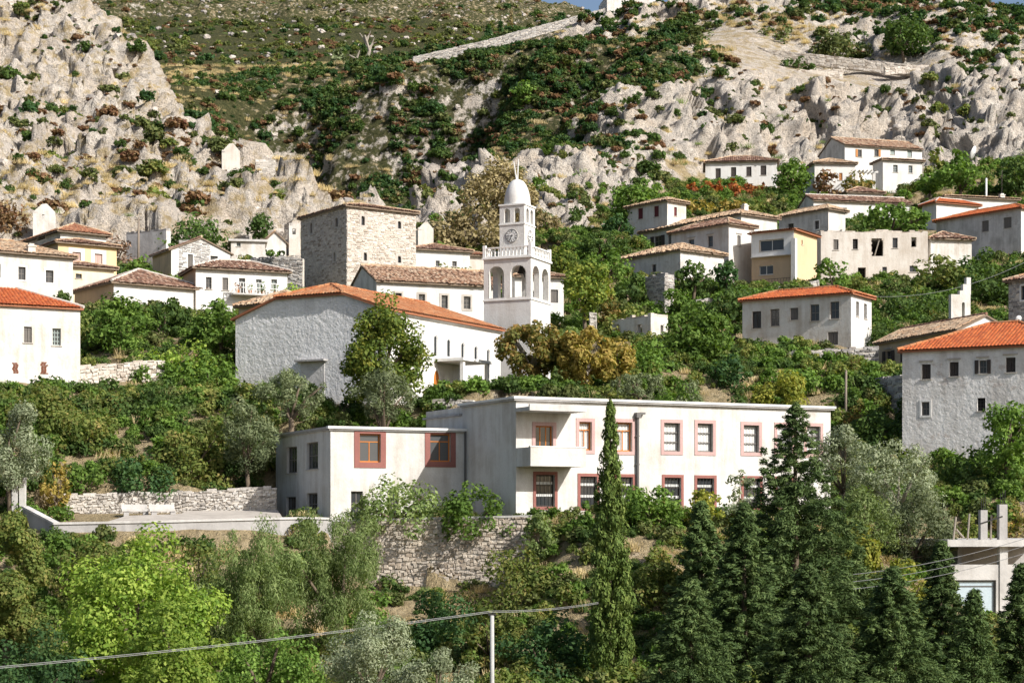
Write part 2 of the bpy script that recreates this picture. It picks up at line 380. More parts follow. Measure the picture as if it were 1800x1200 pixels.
    if 'sur' in s:
        q = s['sw']; mb = MB(); o1 = .035
        h.fbox(mb, f, a0 - q, a0, z0 - q, z1 + q, -.01, o1); h.fbox(mb, f, a1, a1 + q, z0 - q, z1 + q, -.01, o1)
        h.fbox(mb, f, a0, a1, z0 - q, z0, -.01, o1 + .003); h.fbox(mb, f, a0, a1, z1, z1 + q, -.01, o1)
        mb.build('surround', s['sur'], win)
    elif not isdoor and not arch:
        mb = MB(); h.fbox(mb, f, a0 - .08, a1 + .08, z0 - .07, z0 - .004, -.12, .06); mb.build('sill', 'stone_trim', win)
        if st in ('sh', 'shd', 'd', 'sho') and h.kw.get('lintel'):
            mb = MB(); h.fbox(mb, f, a0 - .16, a1 + .16, z1 + .16, z1 + .25, .0, .10); mb.build('drip_lintel', 'stone_trim', win)
    if s.get('bars'):
        mb = MB(); n = 5
        for k in range(1, n): c = a0 + W * k / n; h.fbox(mb, f, c - .012, c + .012, z0, z1, -.05, -.03)
        mb.build('bars', 'iron', win)
        mb = MB()
        for q in (.36, .74): h.fbox(mb, f, a0 + .05, a1 - .05, z0 + Hh * q - .07, z0 + Hh * q + .07, ins - .025, ins - .0)
        mb.build('blind_slats', 'curtain', win)

# ---- roofs: planes are 3D polygons in the house's own space
def tiles(planes, p0, tile=(.25, .42), wob=.03, seed=1):
    """one little barrel tile per cell, every tile its own island"""
    rg = np.random.default_rng(seed); VV = []; tw, tl = tile
    for pl in planes:
        q = [Vector(p) for p in pl]; n = (q[1] - q[0]).cross(q[2] - q[0]).normalized()
        if n.z < 0: n = -n
        c = sum(q, Vector()) / len(q) + p0
        if n.dot(-c.normalized()) < -.12: continue
        e = Vector((0, 0, 1)).cross(n).normalized(); s = n.cross(e).normalized()
        if s.z < 0: s = -s
        o = q[0]; P2 = np.array([((p - o).dot(e), (p - o).dot(s)) for p in q])
        lo, hi = P2.min(0), P2.max(0)
        I, J = np.meshgrid(np.arange(lo[0] + tw / 2, hi[0] + .01, tw), np.arange(lo[1] + tl * .38, hi[1], tl)); I, J = I.ravel(), J.ravel()
        ins = np.ones(len(I), bool); m = len(P2); ar = 0
        for k in range(m): ar += P2[k][0] * P2[(k + 1) % m][1] - P2[(k + 1) % m][0] * P2[k][1]
        for k in range(m):
            a, b = P2[k], P2[(k + 1) % m]
            cr = (b[0] - a[0]) * (J - a[1]) - (b[1] - a[1]) * (I - a[0]); ins &= (cr * np.sign(ar) > -.05)
        I, J = I[ins], J[ins]; k = len(I)
        if not k: continue
        I = I + rg.normal(0, wob, k); J = J + rg.normal(0, wob, k); rot = rg.normal(0, wob * 1.2, k); lift = np.abs(rg.normal(0, wob * .5, k))
        prof = [(-.56, 0), (-.3, .26), (.3, .26), (.56, 0)]; hw = tw
        B = []
        for (yy, hh, wf) in ((-.62 * tl, .10, 1.0), (.60 * tl, .035, .86)):
            for (px, pz) in prof:
                x = px * hw * wf; X = I + x * np.cos(rot) - yy * np.sin(rot); Y = J + yy * np.cos(rot) + x * np.sin(rot); Z = pz * tw + hh * tl * .55 + lift + .015
                B.append(np.stack([X, Y, Z], 1))
        B = np.stack(B, 1)                                            # k,8,3
        E = np.array([tuple(e), tuple(s), tuple(n)]); VV.append((B.reshape(-1, 3) @ E + np.array(tuple(o))))
    if not VV: return None
    V = np.concatenate(VV); k = len(V) // 8
    base = np.array([[0, 1, 5, 4], [1, 2, 6, 5], [2, 3, 7, 6]]); Fq = (np.arange(k)[:, None, None] * 8 + base[None]).reshape(-1, 4)
    return V, Fq

def make_roof(root, planes, ridges, p0, tile='tile_old', deck=None, th=.14, tsize=None, wob=.03, cap=None, seed=1):
    mb = MB(); dn = Vector((0, 0, -th))
    for pl in planes:
        q = [Vector(p) for p in pl]; mb.poly(*q); mb.poly(*[p + dn for p in q[::-1]])
        for k in range(len(q)): mb.poly(q[k], q[(k + 1) % len(q)], q[(k + 1) % len(q)] + dn, q[k] + dn)
    red = tile in ('tile_red', 'tile_orange')
    rf = mb.build('roof', deck or ('roof_deck_red' if red else 'roof_deck_old'), root)
    D = p0.y; ts = tsize or ((.24, .40) if D < 190 else (.30, .48))
    tv = tiles(planes, p0, ts, wob * (.25 if red else 1), seed)
    if tv: tag(npmesh('roof_tiles', tv[0], tv[1], tile, rf), kind='stuff')
    if ridges:
        mb = MB()
        for a, b in ridges:
            a, b = Vector(a), Vector(b); n = max(2, int((b - a).length / .45)); pts = []
            for k in range(n):
                p, q = a.lerp(b, k / n), a.lerp(b, (k + .96) / n); lift = Vector((0, 0, .07 + random.uniform(0, .03)))
                mb.tube([p + lift, q + lift], .115, 6, .10)
        tag(mb.build('ridge_tiles', cap or ('tile_orange' if red else 'tile_pale'), rf), kind='stuff')
    return rf

def hip_planes(h, pitch, ov=.35, z=None, A0=0, A1=None, B0=0, B1=None):
    z = h.H if z is None else z
    A1 = h.A if A1 is None else A1; B1 = h.B if B1 is None else B1
    a0, a1, b0, b1 = A0 - ov, A1 + ov, B0 - ov, B1 + ov; W, Dp = a1 - a0, b1 - b0; ze = z + .05
    m = min(W, Dp) / 2; zr = ze + m * pitch; w = h.w
    c = [w(a0, b0, ze), w(a1, b0, ze), w(a1, b1, ze), w(a0, b1, ze)]
    if W >= Dp:
        r0, r1 = w(a0 + m, b0 + m, zr), w(a1 - m, b0 + m, zr)
        pl = [(c[0], c[1], r1, r0), (c[1], c[2], r1), (c[2], c[3], r0, r1), (c[3], c[0], r0)]
        rd = [(r0, r1), (c[0], r0), (c[3], r0), (c[1], r1), (c[2], r1)]
    else:
        r0, r1 = w(a0 + m, b0 + m, zr), w(a0 + m, b1 - m, zr)
        pl = [(c[0], c[1], r0), (c[1], c[2], r1, r0), (c[2], c[3], r1), (c[3], c[0], r0, r1)]
        rd = [(r0, r1), (c[0], r0), (c[1], r0), (c[2], r1), (c[3], r1)]
    return pl, rd
def gable_planes(h, face, pitch, ov=.3, vo=.15):
    """ridge runs away from the given face, whose wall carries the gable"""
    ze = h.H + .05; w = h.w
    if face == 'L':
        m = h.B / 2; zr = ze + m * pitch; zo = ze - ov * pitch
        r0, r1 = w(-vo, m, zr), w(h.A + vo, m, zr)
        pl = [(w(-vo, -ov, zo), w(h.A + vo, -ov, zo), r1, r0), (w(h.A + vo, h.B + ov, zo), w(-vo, h.B + ov, zo), r0, r1)]
    else:
        m = h.A / 2; zr = ze + m * pitch; zo = ze - ov * pitch
        r0, r1 = w(m, -vo, zr), w(m, h.B + vo, zr)
        pl = [(w(h.A + ov, -vo, zo), w(h.A + ov, h.B + vo, zo), r1, r0), (w(-ov, h.B + vo, zo), w(-ov, -vo, zo), r0, r1)]
    return pl, [(r0, r1)], m * pitch

def stones_on(mb_out, h, f, length, z0, z1, rects, size=(.42, .19), proud=.05, seed=3, s0=0.0, irr=.034):
    """coursed rubble facing; every stone is its own island"""
    rg = random.Random(seed); z = z0
    while z < z1 - .04:
        hh = min(size[1] * rg.uniform(.7, 1.35), z1 - z); x = s0
        while x < length - .03:
            ww = min(size[0] * rg.uniform(.45, 1.5), length - x)
            if not any(r[0] - .02 < x + ww and r[1] + .02 > x and r[2] - .02 < z + hh and r[3] + .02 > z for r in rects):
                g = .012; o1 = proud * rg.uniform(.35, 1.1); j = lambda: rg.uniform(-irr, irr)
                dz = rg.uniform(-irr, irr) * 1.4; z += dz
                q = [(x + g + j(), z + g + j()), (x + ww - g + j(), z + g + j()), (x + ww - g + j(), z + hh - g + j()), (x + g + j(), z + hh - g + j())]
                n = len(mb_out.v)
                mb_out.v += [tuple(h.fp(f, a, b, -.01)) for a, b in q]
                cx, cz = x + ww / 2, z + hh / 2
                mb_out.v += [tuple(h.fp(f, cx + (a - cx) * .84, cz + (b - cz) * .78, o1 * rg.uniform(.8, 1.2))) for a, b in q]
                z -= dz
                mb_out.f += [(n + 4, n + 5, n + 6, n + 7)] + [(n + k, n + (k + 1) % 4, n + 4 + (k + 1) % 4, n + 4 + k) for k in range(4)]
            x += ww
        z += hh

def build_house(h):
    k = h.kw; root = thing(h.name, h.p0, h.label, h.cat, k.get('group')); h.root = root
    mat = k.get('mat', 'white'); lo = -k.get('found', 2.5); roof = k.get('roof', 'hip'); pitch = k.get('pitch', .42); th = .42
    gab = None
    if roof in ('gL', 'gR'): pl, rd, gz = gable_planes(h, roof[1], pitch); gab = gz
    for f, ln in (('R', h.A), ('L', h.B), ('RB', h.B), ('LB', h.A)):
        if f in k.get('skip', ()): continue
        rects = h.rects.get(f, []); mb = MB(); s0 = 0; ln2 = ln
        if f in ('L', 'RB'): s0, ln2 = th, ln - th
        g = None
        if gab and ((roof == 'gL' and f in ('L', 'RB')) or (roof == 'gR' and f in ('R', 'LB'))):
            g = [(0, h.H), (ln, h.H), (ln / 2, h.H + gab)]
        if k.get('gtop') and f == 'R': g = [(0, h.H), (ln, h.H), (ln * .97, h.H + k['gtop'] * .22), (ln * .62, h.H + k['gtop']), (ln * .40, h.H + k['gtop'] * .93), (ln * .12, h.H + k['gtop'] * .35)]
        # corner strips so that the left face starts at the corner itself
        if f in ('L', 'RB'): rects = [r for r in rects]; s0, ln2 = 0.003, ln - .003
        wall_face(mb, h, f, ln2, lo, h.H, rects, th, s0, g)
        m = k.get('mat' + f, mat); o = mb.build('wall', m, root)
    for wn in h.wins: make_window(h, root, *wn)
    st = k.get('stone')
    if st:
        mb = MB()
        for f, ln in (('R', h.A), ('L', h.B)):
            if f in k.get('stone_faces', 'LR'): stones_on(mb, h, f, ln, lo + 1.5, h.H, h.rects[f], k.get('ssize', (.42, .19)), .05, len(h.label))
        tag(mb.build('stone_facing', st, root), kind='stuff')
    rf = None
    if roof == 'hip': pl, rd = hip_planes(h, pitch, k.get('ov', .35))
    if roof in ('hip', 'gL', 'gR'):
        rf = make_roof(root, pl, rd, h.p0, k.get('tile', 'tile_old'), wob=k.get('wob', .03), seed=len(h.label), cap=k.get('cap'))
        h.roof = rf
    elif roof == 'flat':
        mb = MB(); ov = k.get('ov', .25); mb.box(h.w(-ov, -ov, h.H), h.dR * (h.A + 2 * ov), h.dL * (h.B + 2 * ov), (0, 0, .22)); rf = mb.build('roof', k.get('tile', 'concrete_light'), root)
    elif roof == 'ruin':                                    # ragged wall tops
        mb = MB(); rg = random.Random(len(h.label))
        for f, ln in (('R', h.A), ('L', h.B)):
            x = 0
            while x < ln:
                ww = rg.uniform(.25, .7); hh = rg.uniform(.04, .34)
                h.fbox(mb, f, x, min(ln, x + ww), h.H - .02, h.H + hh, -.40, -.015); x += ww
        tag(mb.build('broken_wall_top', k.get('topmat', 'stone_warm'), root), kind='stuff')
    for (a, b, hh) in k.get('chim', ()):                    # chimneys at fractions of the plan
        A, B = h.A * a, h.B * b; zz = h.H + .1; mb = MB()
        mb.box(h.w(A - .3, B - .25, zz), h.dR * .6, h.dL * .5, (0, 0, hh)); mb.box(h.w(A - .36, B - .31, zz + hh), h.dR * .72, h.dL * .62, (0, 0, .1))
        mb.box(h.w(A - .2, B - .2, zz + hh + .1), h.dR * .4, h.dL * .4, (0, 0, .16)); mb.build('chimney', k.get('cmat', 'white_worn'), rf)
    return root

# ---------------------------------------------------------------- the houses, left to right and upwards
HS = []
def hs(*a, **k): h = House(*a, **k); HS.append(h); return h
W = 'white_worn'
hs('house', 'white house with new red tiled roof at the left edge beside the green trees', -110, 530, 668, None, 141, 117, 27, wL=7, tile='tile_red', pitch=.40, ov=.2, mat=W, cap='lime_mortar',
   wins=[('R', 42, 574, 56, 602, 'sh'), ('R', 92, 577, 107, 607, 'lattice')])
hs('house', 'white two-window house with pale old tiles above the red roofed house at the left edge', -90, 436, 560, None, 128, 143, 33, wL=8, tile='tile_pale', pitch=.34, mat=W, chim=[(.66, .02, .55)],
   wins=[('R', 32, 469, 45, 492, 'stn'), ('R', 80, 475, 94, 497, 'stn'), ('R', -12, 463, 1, 488, 'stn')])
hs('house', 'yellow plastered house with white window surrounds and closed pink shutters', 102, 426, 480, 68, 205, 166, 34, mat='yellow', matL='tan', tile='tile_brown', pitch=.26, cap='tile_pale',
   wins=[('R', 127, 443, 142, 463, 'shp'), ('R', 166, 446, 180, 468, 'shp')])
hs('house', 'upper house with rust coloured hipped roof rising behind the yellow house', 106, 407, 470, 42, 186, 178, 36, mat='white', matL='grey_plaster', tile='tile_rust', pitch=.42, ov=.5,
   wins=[('L', 66, 413, 80, 422, 'stn')])
hs('house', 'low pale yellow annexe with narrow tiled roof below the yellow house', 118, 467, 520, None, 200, 156, 34, wL=4, mat='pale_yellow', tile='tile_brown', pitch=.25,
   wins=[('R', 133, 481, 144, 489, 'dark')])
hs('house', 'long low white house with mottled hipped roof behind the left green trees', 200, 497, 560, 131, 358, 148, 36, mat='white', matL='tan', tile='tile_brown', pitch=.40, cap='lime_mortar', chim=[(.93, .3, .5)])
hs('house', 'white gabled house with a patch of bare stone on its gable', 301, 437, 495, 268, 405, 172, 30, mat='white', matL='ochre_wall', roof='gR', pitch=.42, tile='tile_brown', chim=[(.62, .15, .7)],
   wins=[('R', 330, 447, 339, 470, 'doorg'), ('R', 370, 450, 383, 468, 'dark')])
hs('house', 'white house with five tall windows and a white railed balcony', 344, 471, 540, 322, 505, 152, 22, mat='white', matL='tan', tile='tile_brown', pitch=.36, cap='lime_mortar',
   wins=[('R', 362, 487, 372, 508, 'd'), ('R', 391, 488, 401, 510, 'sh'), ('R', 420, 489, 431, 516, 'd'), ('R', 450, 491, 460, 511, 'g'), ('R', 477, 491, 487, 509, 'g')])
TOWERH = hs('tower_house', 'tall square rubble stone tower house with small arched windows', 610, 362, 512, 529, 731, 168, 35, mat='mortar', roof='hip', pitch=.24, ov=.3, tile='tile_brown', stone='stone_warm', cat='tower house', ssize=(.40, .17), found=3,
   wins=[('R', 635, 380, 641, 396, 'arch_stone'), ('R', 699, 389, 705, 402, 'arch_stone'), ('R', 639, 444, 645, 458, 'arch_stone'), ('R', 699, 450, 705, 462, 'arch_stone'),
         ('L', 545, 392, 549, 410, 'arch_stone'), ('L', 589, 383, 594, 399, 'arch_stone'), ('L', 586, 444, 590, 460, 'arch_stone')])
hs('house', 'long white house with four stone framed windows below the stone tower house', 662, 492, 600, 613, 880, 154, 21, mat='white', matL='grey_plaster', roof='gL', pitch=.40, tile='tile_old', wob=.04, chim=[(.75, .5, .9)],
   wins=[('R', 695, 515, 706, 532, 'st'), ('R', 736, 517, 747, 540, 'st'), ('R', 776, 519, 787, 542, 'st'), ('R', 815, 521, 827, 543, 'st')])
hs('house', 'white house glimpsed just right of the clock tower', 905, 486, 560, None, 991, 162, 12, wL=5, mat='white', tile='tile_old', pitch=.32,
   wins=[('R', 968, 509, 981, 532, 'doorg')])
hs('house', 'white house with two small windows right of the stone tower house', 728, 438, 500, None, 826, 186, 20, wL=6, mat='white', tile='tile_brown', pitch=.3,
   wins=[('R', 766, 458, 773, 468, 'd'), ('R', 795, 459, 803, 468, 'd')])
hs('house', 'small brown roofed house immediately left of the clock tower bell arches', 800, 448, 500, None, 858, 190, 16, wL=5, mat='beige_ruin', tile='tile_rust', pitch=.3)
hs('house', 'old house with mottled tiles tucked behind the left end of the church', 512, 532, 600, 420, 585, 141, 58, mat='ochre_wall', tile='tile_pale', pitch=.42, wob=.05)
# right half
hs('house', 'grey plastered house with bright red roof and five dark windows', 1496, 516, 607, 1305, 1532, 149, 57, mat=W, matR='white', tile='tile_red', pitch=.34, ov=.3,
   wins=[('L', 1322, 547, 1338, 577, 'dark'), ('L', 1354, 543, 1370, 573, 'd'), ('L', 1389, 541, 1403, 562, 'sh'), ('L', 1424, 535, 1440, 564, 'd'), ('L', 1459, 530, 1475, 560, 'd'),
         ('L', 1455, 583, 1473, 606, 'doorg'), ('L', 1394, 590, 1401, 602, 'bars'), ('R', 1505, 530, 1510, 556, 'd'), ('R', 1519, 534, 1524, 560, 'd')])
RED2 = hs('house', 'large rough white house with orange red roof and dark shutters at the right edge', 1885, 604, 815, 1586, None, 113, 60, wR=9, mat='lower_roughcast', tile='tile_red', pitch=.40, ov=.25, lintel=1, found=3,
   wins=[('L', 1620, 640, 1636, 666, 'shd'), ('L', 1669, 636, 1685, 661, 'shd'), ('L', 1721, 633, 1734, 656, 'sho'), ('L', 1768, 628, 1785, 654, 'shd'),
         ('L', 1620, 706, 1634, 730, 'stn'), ('L', 1718, 699, 1732, 722, 'bars')])
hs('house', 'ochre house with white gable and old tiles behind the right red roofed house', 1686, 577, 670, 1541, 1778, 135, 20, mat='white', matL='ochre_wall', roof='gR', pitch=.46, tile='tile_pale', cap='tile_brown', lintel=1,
   wins=[('L', 1557, 617, 1567, 637, 'sho'), ('L', 1590, 611, 1602, 634, 'sho')])
hs('house', 'rubble stone house cut off by the right edge of the picture', 1860, 486, 590, 1773, None, 141, 45, wR=6, mat='mortar', stone='stone_grey', tile='tile_brown', pitch=.35, stone_faces='L',
   wins=[('L', 1795, 502, 1803, 527, 'stn')])
RUIN = hs('ruined_house', 'roofless beige ruin with a jagged hole in its facade', 1443, 408, 495, None, 1631, 190, 3, wL=8, mat='beige_ruin', roof='ruin', topmat='stone_warm', cat='ruin',
   wins=[('R', 1465, 421, 1474, 439, 'sh'), ('R', 1499, 420, 1508, 438, 'bars'), ('R', 1531, 419, 1553, 450, 'h'), ('R', 1569, 418, 1578, 436, 'dark'), ('R', 1602, 417, 1611, 434, 'h'),
         ('R', 1508, 470, 1522, 492, 'h'), ('R', 1551, 469, 1559, 477, 'dark'), ('R', 1599, 467, 1613, 478, 'dark')])
hs('house', 'low white outbuilding with ragged brown tiles beside the roofless beige ruin', 1636, 420, 470, None, 1708, 192, 10, wL=5, mat=W, tile='tile_brown', pitch=.40, wob=.06)
LOGGIA = hs('house', 'tan house with glazed upper loggia and thin orange roof', 1396, 404, 505, 1321, 1436, 182, 57, mat='tan', matR='peach', roof='none',
   wins=[('L', 1335, 421, 1378, 441, 'big'), ('L', 1334, 466, 1359, 483, 'big'), ('R', 1409, 422, 1411, 430, 'dark')])
hs('house', 'grey walled house with brown hipped roof left of the tan loggia house', 1281, 394, 490, 1180, 1326, 185, 40, mat=W, matR='cream', tile='tile_brown', pitch=.42, lintel=1,
   wins=[('L', 1210, 421, 1220, 439, 'd'), ('L', 1244, 415, 1253, 434, 'd'), ('R', 1296, 414, 1302, 432, 'sh')])
hs('house', 'long house with sandy old tiles and a chimney, behind the grey walled house', 1303, 377, 450, 1127, 1366, 196, 37, mat=W, matR='cream', tile='tile_pale', pitch=.36, wob=.05, chim=[(.45, .12, 1.3)],
   wins=[('L', 1150, 415, 1162, 433, 'sho'), ('L', 1174, 413, 1181, 430, 'sh')])
hs('house', 'white house with two dark red shuttered windows', 1173, 353, 425, 1103, 1206, 206, 40, mat=W, tile='tile_pale', pitch=.34,
   wins=[('L', 1121, 366, 1130, 385, 'shr'), ('L', 1149, 362, 1158, 381, 'shr'), ('R', 1185, 364, 1190, 380, 'shr')])
hs('house', 'crumbling grey cottage with pale tiles below the sandy roofed long house', 1196, 440, 500, 1086, None, 180, 38, wR=6, mat='grey_plaster', tile='tile_pale', pitch=.36, wob=.06,
   wins=[('L', 1101, 470, 1108, 482, 'dark'), ('L', 1146, 465, 1153, 478, 'dark')])
hs('house', 'white house with four dark windows above the autumn vines', 1240, 286, 330, None, 1366, 262, -6, wL=7, mat='white', tile='tile_brown', pitch=.36,
   wins=[('R', 1258, 296, 1267, 314, 'shd'), ('R', 1285, 294, 1294, 311, 'shd'), ('R', 1312, 293, 1321, 310, 'shd'), ('R', 1337, 291, 1347, 308, 'shd')])
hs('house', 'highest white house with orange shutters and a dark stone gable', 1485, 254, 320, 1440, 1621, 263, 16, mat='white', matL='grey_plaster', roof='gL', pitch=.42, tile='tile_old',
   wins=[('R', 1508, 263, 1515, 276, 'sol'), ('R', 1537, 263, 1544, 275, 'sor'), ('R', 1565, 263, 1573, 272, 'shg'), ('R', 1595, 263, 1603, 276, 'shg')])
hs('house', 'white block with two barred windows in front of the highest house', 1552, 281, 340, 1534, 1621, 252, 14, mat='white', tile='tile_brown', pitch=.24, 
   wins=[('R', 1570, 290, 1578, 303, 'g'), ('R', 1597, 291, 1604, 304, 'g')])
hs('house', 'white house draped in brown vines with small orange shutters', 1432, 287, 345, None, 1503, 250, 6, wL=6, mat='white', tile='tile_pale', pitch=.36,
   wins=[('R', 1449, 303, 1456, 317, 'sht'), ('R', 1475, 304, 1481, 317, 'sht')])
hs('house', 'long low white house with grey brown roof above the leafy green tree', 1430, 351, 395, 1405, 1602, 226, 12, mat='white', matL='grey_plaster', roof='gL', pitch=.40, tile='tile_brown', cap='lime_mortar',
   wins=[('R', 1481, 365, 1489, 375, 'dw')])
hs('house', 'small brown hipped roof peeping over the long low white house', 1490, 338, 380, None, 1552, 236, 12, wL=6, mat='white', tile='tile_brown', pitch=.4)
hs('house', 'grey house with pale hipped roof above the left end of the roofless ruin', 1456, 368, 430, 1369, 1486, 206, 39, mat='grey_plaster', matR='cream', tile='tile_pale', pitch=.42, lintel=1,
   wins=[('L', 1385, 393, 1395, 404, 'dark'), ('L', 1432, 388, 1440, 403, 'stn')])
hs('house', 'small white house with red pyramid roof among the upper right houses', 1646, 356, 400, 1621, 1720, 215, 24, mat='white', tile='tile_red', pitch=.42, cap='lime_mortar')
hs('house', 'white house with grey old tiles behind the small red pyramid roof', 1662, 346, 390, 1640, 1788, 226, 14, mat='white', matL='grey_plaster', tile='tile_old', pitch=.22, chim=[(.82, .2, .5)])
hs('house', 'grey sided house with long red roof at the upper right edge', 1795, 366, 445, 1646, 1850, 196, 38, mat='grey_plaster', matR='white', tile='tile_red', pitch=.32,  # left wall's shade is put into its grey, the lit wall stays white
   wins=[('L', 1726, 388, 1738, 407, 'sh'), ('L', 1764, 382, 1778, 401, 'sh')])
hs('ruined_house', 'roofless white ruin with empty windows among bushes right of the gold trees', 1144, 556, 612, 1076, 1174, 152, 38, mat=W, roof='ruin', cat='ruin',
   wins=[('L', 1080, 570, 1088, 584, 'h'), ('L', 1120, 570, 1129, 585, 'h'), ('R', 1161, 571, 1166, 586, 'h')])
hs('ruined_house', 'square stump of a rubble stone building below the crumbling grey cottage', 1169, 484, 552, 1134, 1185, 166, 38, mat='mortar', roof='ruin', stone='stone_grey', cat='ruin', topmat='stone_grey')
hs('ruined_house', 'white gabled wall of a ruin high on the left rocky spur', 390, 268, 300, None, 422, 226, 10, wL=4, gtop=1.2, mat='beige_ruin', roof='ruin', cat='ruin', topmat='stone_white')
hs('ruined_house', 'squat stone ruin on the rocky spur edge above the gully', 449, 284, 325, None, 484, 219, 8, wL=4, mat='mortar', stone='stone_white', roof='ruin', cat='ruin', topmat='stone_white')
hs('ruined_house', 'dark walled ruin behind the wooden pole at the left', 292, 405, 470, 222, 300, 184, 58, mat='grey_plaster', roof='ruin', cat='ruin', topmat='stone_grey')
hs('house', 'low white cottage with flat pale roof left of the stone tower house', 406, 424, 470, None, 466, 184, 10, wL=4, mat=W, roof='flat', tile='concrete_light',
   wins=[('R', 416, 426, 423, 433, 'g')])
hs('house', 'tiny cream gabled cottage left of the stone tower house', 464, 424, 450, None, 503, 190, 12, wL=5, mat='cream', roof='gR', pitch=.9, tile='tile_pale')
hs('ruined_house', 'little white shrine-like ruin touching the skyline of the stone tower house', 508, 396, 425, None, 528, 194, 10, wL=3, gtop=.5, mat=W, roof='ruin', cat='ruin', topmat='stone_white', wins=[('R', 514, 402, 520, 412, 'h')])
hs('ruined_house', 'stub of white ruined wall standing above the rust roofed house', 58, 374, 410, None, 97, 188, 12, wL=2, gtop=1.0, mat=W, roof='ruin', cat='ruin', topmat='stone_white', wins=[('R', 74, 377, 78, 385, 'h')])
hs('ruined_house', 'grey gable of a ruin behind the right side of the stone tower house', 735, 404, 440, None, 762, 196, 14, wL=4, gtop=.9, mat='beige_ruin', roof='ruin', cat='ruin')
hs('fortress', 'white walled fortress remains on the ridge crest against the sky', 1067, -6, 22, None, 1163, 389, 10, wL=8, mat=W, roof='ruin', cat='fortress', found=5, topmat='stone_white')
hs('fortress', 'pale fortress wall block on the crest right of the other remains', 1197, -22, 2, None, 1285, 383, 4, wL=8, mat=W, roof='ruin', cat='fortress', found=5, topmat='stone_white',
   wins=[('R', 1272, -12, 1280, 0, 'h')])
# the big foreground pair, the church and the clock tower
MAIN = House('long_building', 'long cream two storey building with pink window trims and a corner balcony', 907, 703, 916, 749, 1460, 100, 26, cat='building', mat='cream', roof='none', found=3,
   wins=[('R', 941, 748, 972, 797, 'balc'), ('R', 1018, 741, 1040, 791, 'pinkc'), ('R', 1082, 742, 1111, 793, 'pinkc'), ('R', 1167, 743, 1195, 793, 'curt'), ('R', 1226, 744, 1253, 794, 'curt'), ('R', 1307, 747, 1334, 795, 'curt'), ('R', 1366, 748, 1392, 797, 'curt'), ('R', 1418, 749, 1442, 798, 'curt'),
         ('R', 942, 834, 975, 890, 'low'), ('R', 1020, 837, 1049, 891, 'low'), ('R', 1083, 838, 1112, 892, 'low'), ('R', 1168, 839, 1197, 892, 'low'), ('R', 1225, 840, 1255, 893, 'low'), ('R', 1307, 841, 1336, 893, 'low'), ('R', 1366, 842, 1392, 893, 'low')])
WING = House('annexe_building', 'cream two storey annexe with pink framed windows, lower than the long building beside it', 581, 755, 914, 485, 822, 102.6, 24, cat='building', mat='cream', roof='none', found=3,
   wins=[('R', 632, 762, 669, 812, 'pink'), ('R', 756, 762, 792, 811, 'pink'), ('R', 617, 863, 638, 905, 'd'), ('R', 681, 862, 701, 905, 'd'),
         ('L', 504, 785, 522, 831, 'd'), ('L', 539, 777, 559, 824, 'd'), ('L', 503, 873, 520, 913, 'd'), ('L', 539, 866, 558, 905, 'd')])
CHURCH = House('church', 'white church with half hipped orange roof, arched windows and an orange pointed door', 680, 541, 712, 414, 880, 122, 61, cat='church', mat='white', matL='roughcast', roof='none', found=3, ins=-.05,
   wins=[('R', 763, 589, 769.5, 627, 'arch'), ('R', 786, 595, 793, 628, 'arch'), ('R', 811, 602, 817, 634, 'arch'), ('R', 834, 608, 840, 641, 'arch'), ('R', 856, 614, 861, 645, 'arch')])
TW = House('clock_tower', 'x', 933, 452, 702, 847, 966, 138, 66.5)

# ---------------------------------------------------------------- terrain
def hash3(ix, iy, iz):
    h = (ix.astype(np.int64) * 374761393 + iy.astype(np.int64) * 668265263 + iz.astype(np.int64) * 2147483647) & 0xffffffff
    h = ((h ^ (h >> 13)) * 1274126177) & 0xffffffff
    return ((h ^ (h >> 16)) & 0xffff) / 32767.5 - 1.0
def vnoise(p):
    i = np.floor(p).astype(np.int64); f = p - i; f = f * f * f * (f * (f * 6 - 15) + 10); r = 0
    for a in (0, 1):
        for b in (0, 1):
            for c in (0, 1):
                w_ = (f[:, 0] if a else 1 - f[:, 0]) * (f[:, 1] if b else 1 - f[:, 1]) * (f[:, 2] if c else 1 - f[:, 2])
                r = r + w_ * hash3(i[:, 0] + a, i[:, 1] + b, i[:, 2] + c)
    return r
def fbm(p, o=4, g=.5, ridged=False):
    s = 0; a = 1.0; tot = 0
    for k in range(o):
        n = vnoise(p * (2.03 ** k) + 17.3 * k)
        s = s + a * ((1 - 2 * np.abs(n)) if ridged else n); tot += a; a *= g
    return s / tot

CP = []          # u, v, D, class
def cp(cls, *pts):
    for u, v, D in pts: p = P(u, v, D); CP.append((p.x, p.y, p.z, cls))
def cz(cls, *pts):
    for u, z, D in pts: CP.append(((u - CX) / F * D, D, z, cls))
for u in (-700, 0, 600, 1200, 1800, 2500):
    cz('f', (u, -13.5, 5), (u, -11, 40), (u, -9, 60), (u, -7.4, 74))
cz('f', (-250, -5.6, 88), (100, -5, 88), (400, -5, 88), (700, -5.6, 90), (640, -4.6, 98.2), (700, -4.8, 98), (760, -4.8, 97.8), (820, -4.8, 97.6), (880, -4.4, 97.4), (600, -4, 98.2), (700, -5, 95.5), (800, -5, 95.2), (900, -4.6, 95), (600, -5.5, 88), (-250, -2, 100), (60, -2.6, 94), (300, -2.4, 95), (500, -2.6, 97))
cz('v', (100, -.5, 97.5), (300, -.45, 98.2), (480, -.3, 99.6), (110, .5, 105.5), (300, .75, 105.8), (470, .75, 106.5), (300, .2, 102), (600, -.1, 100.3), (760, -.1, 100), (900, -.05, 99.4))
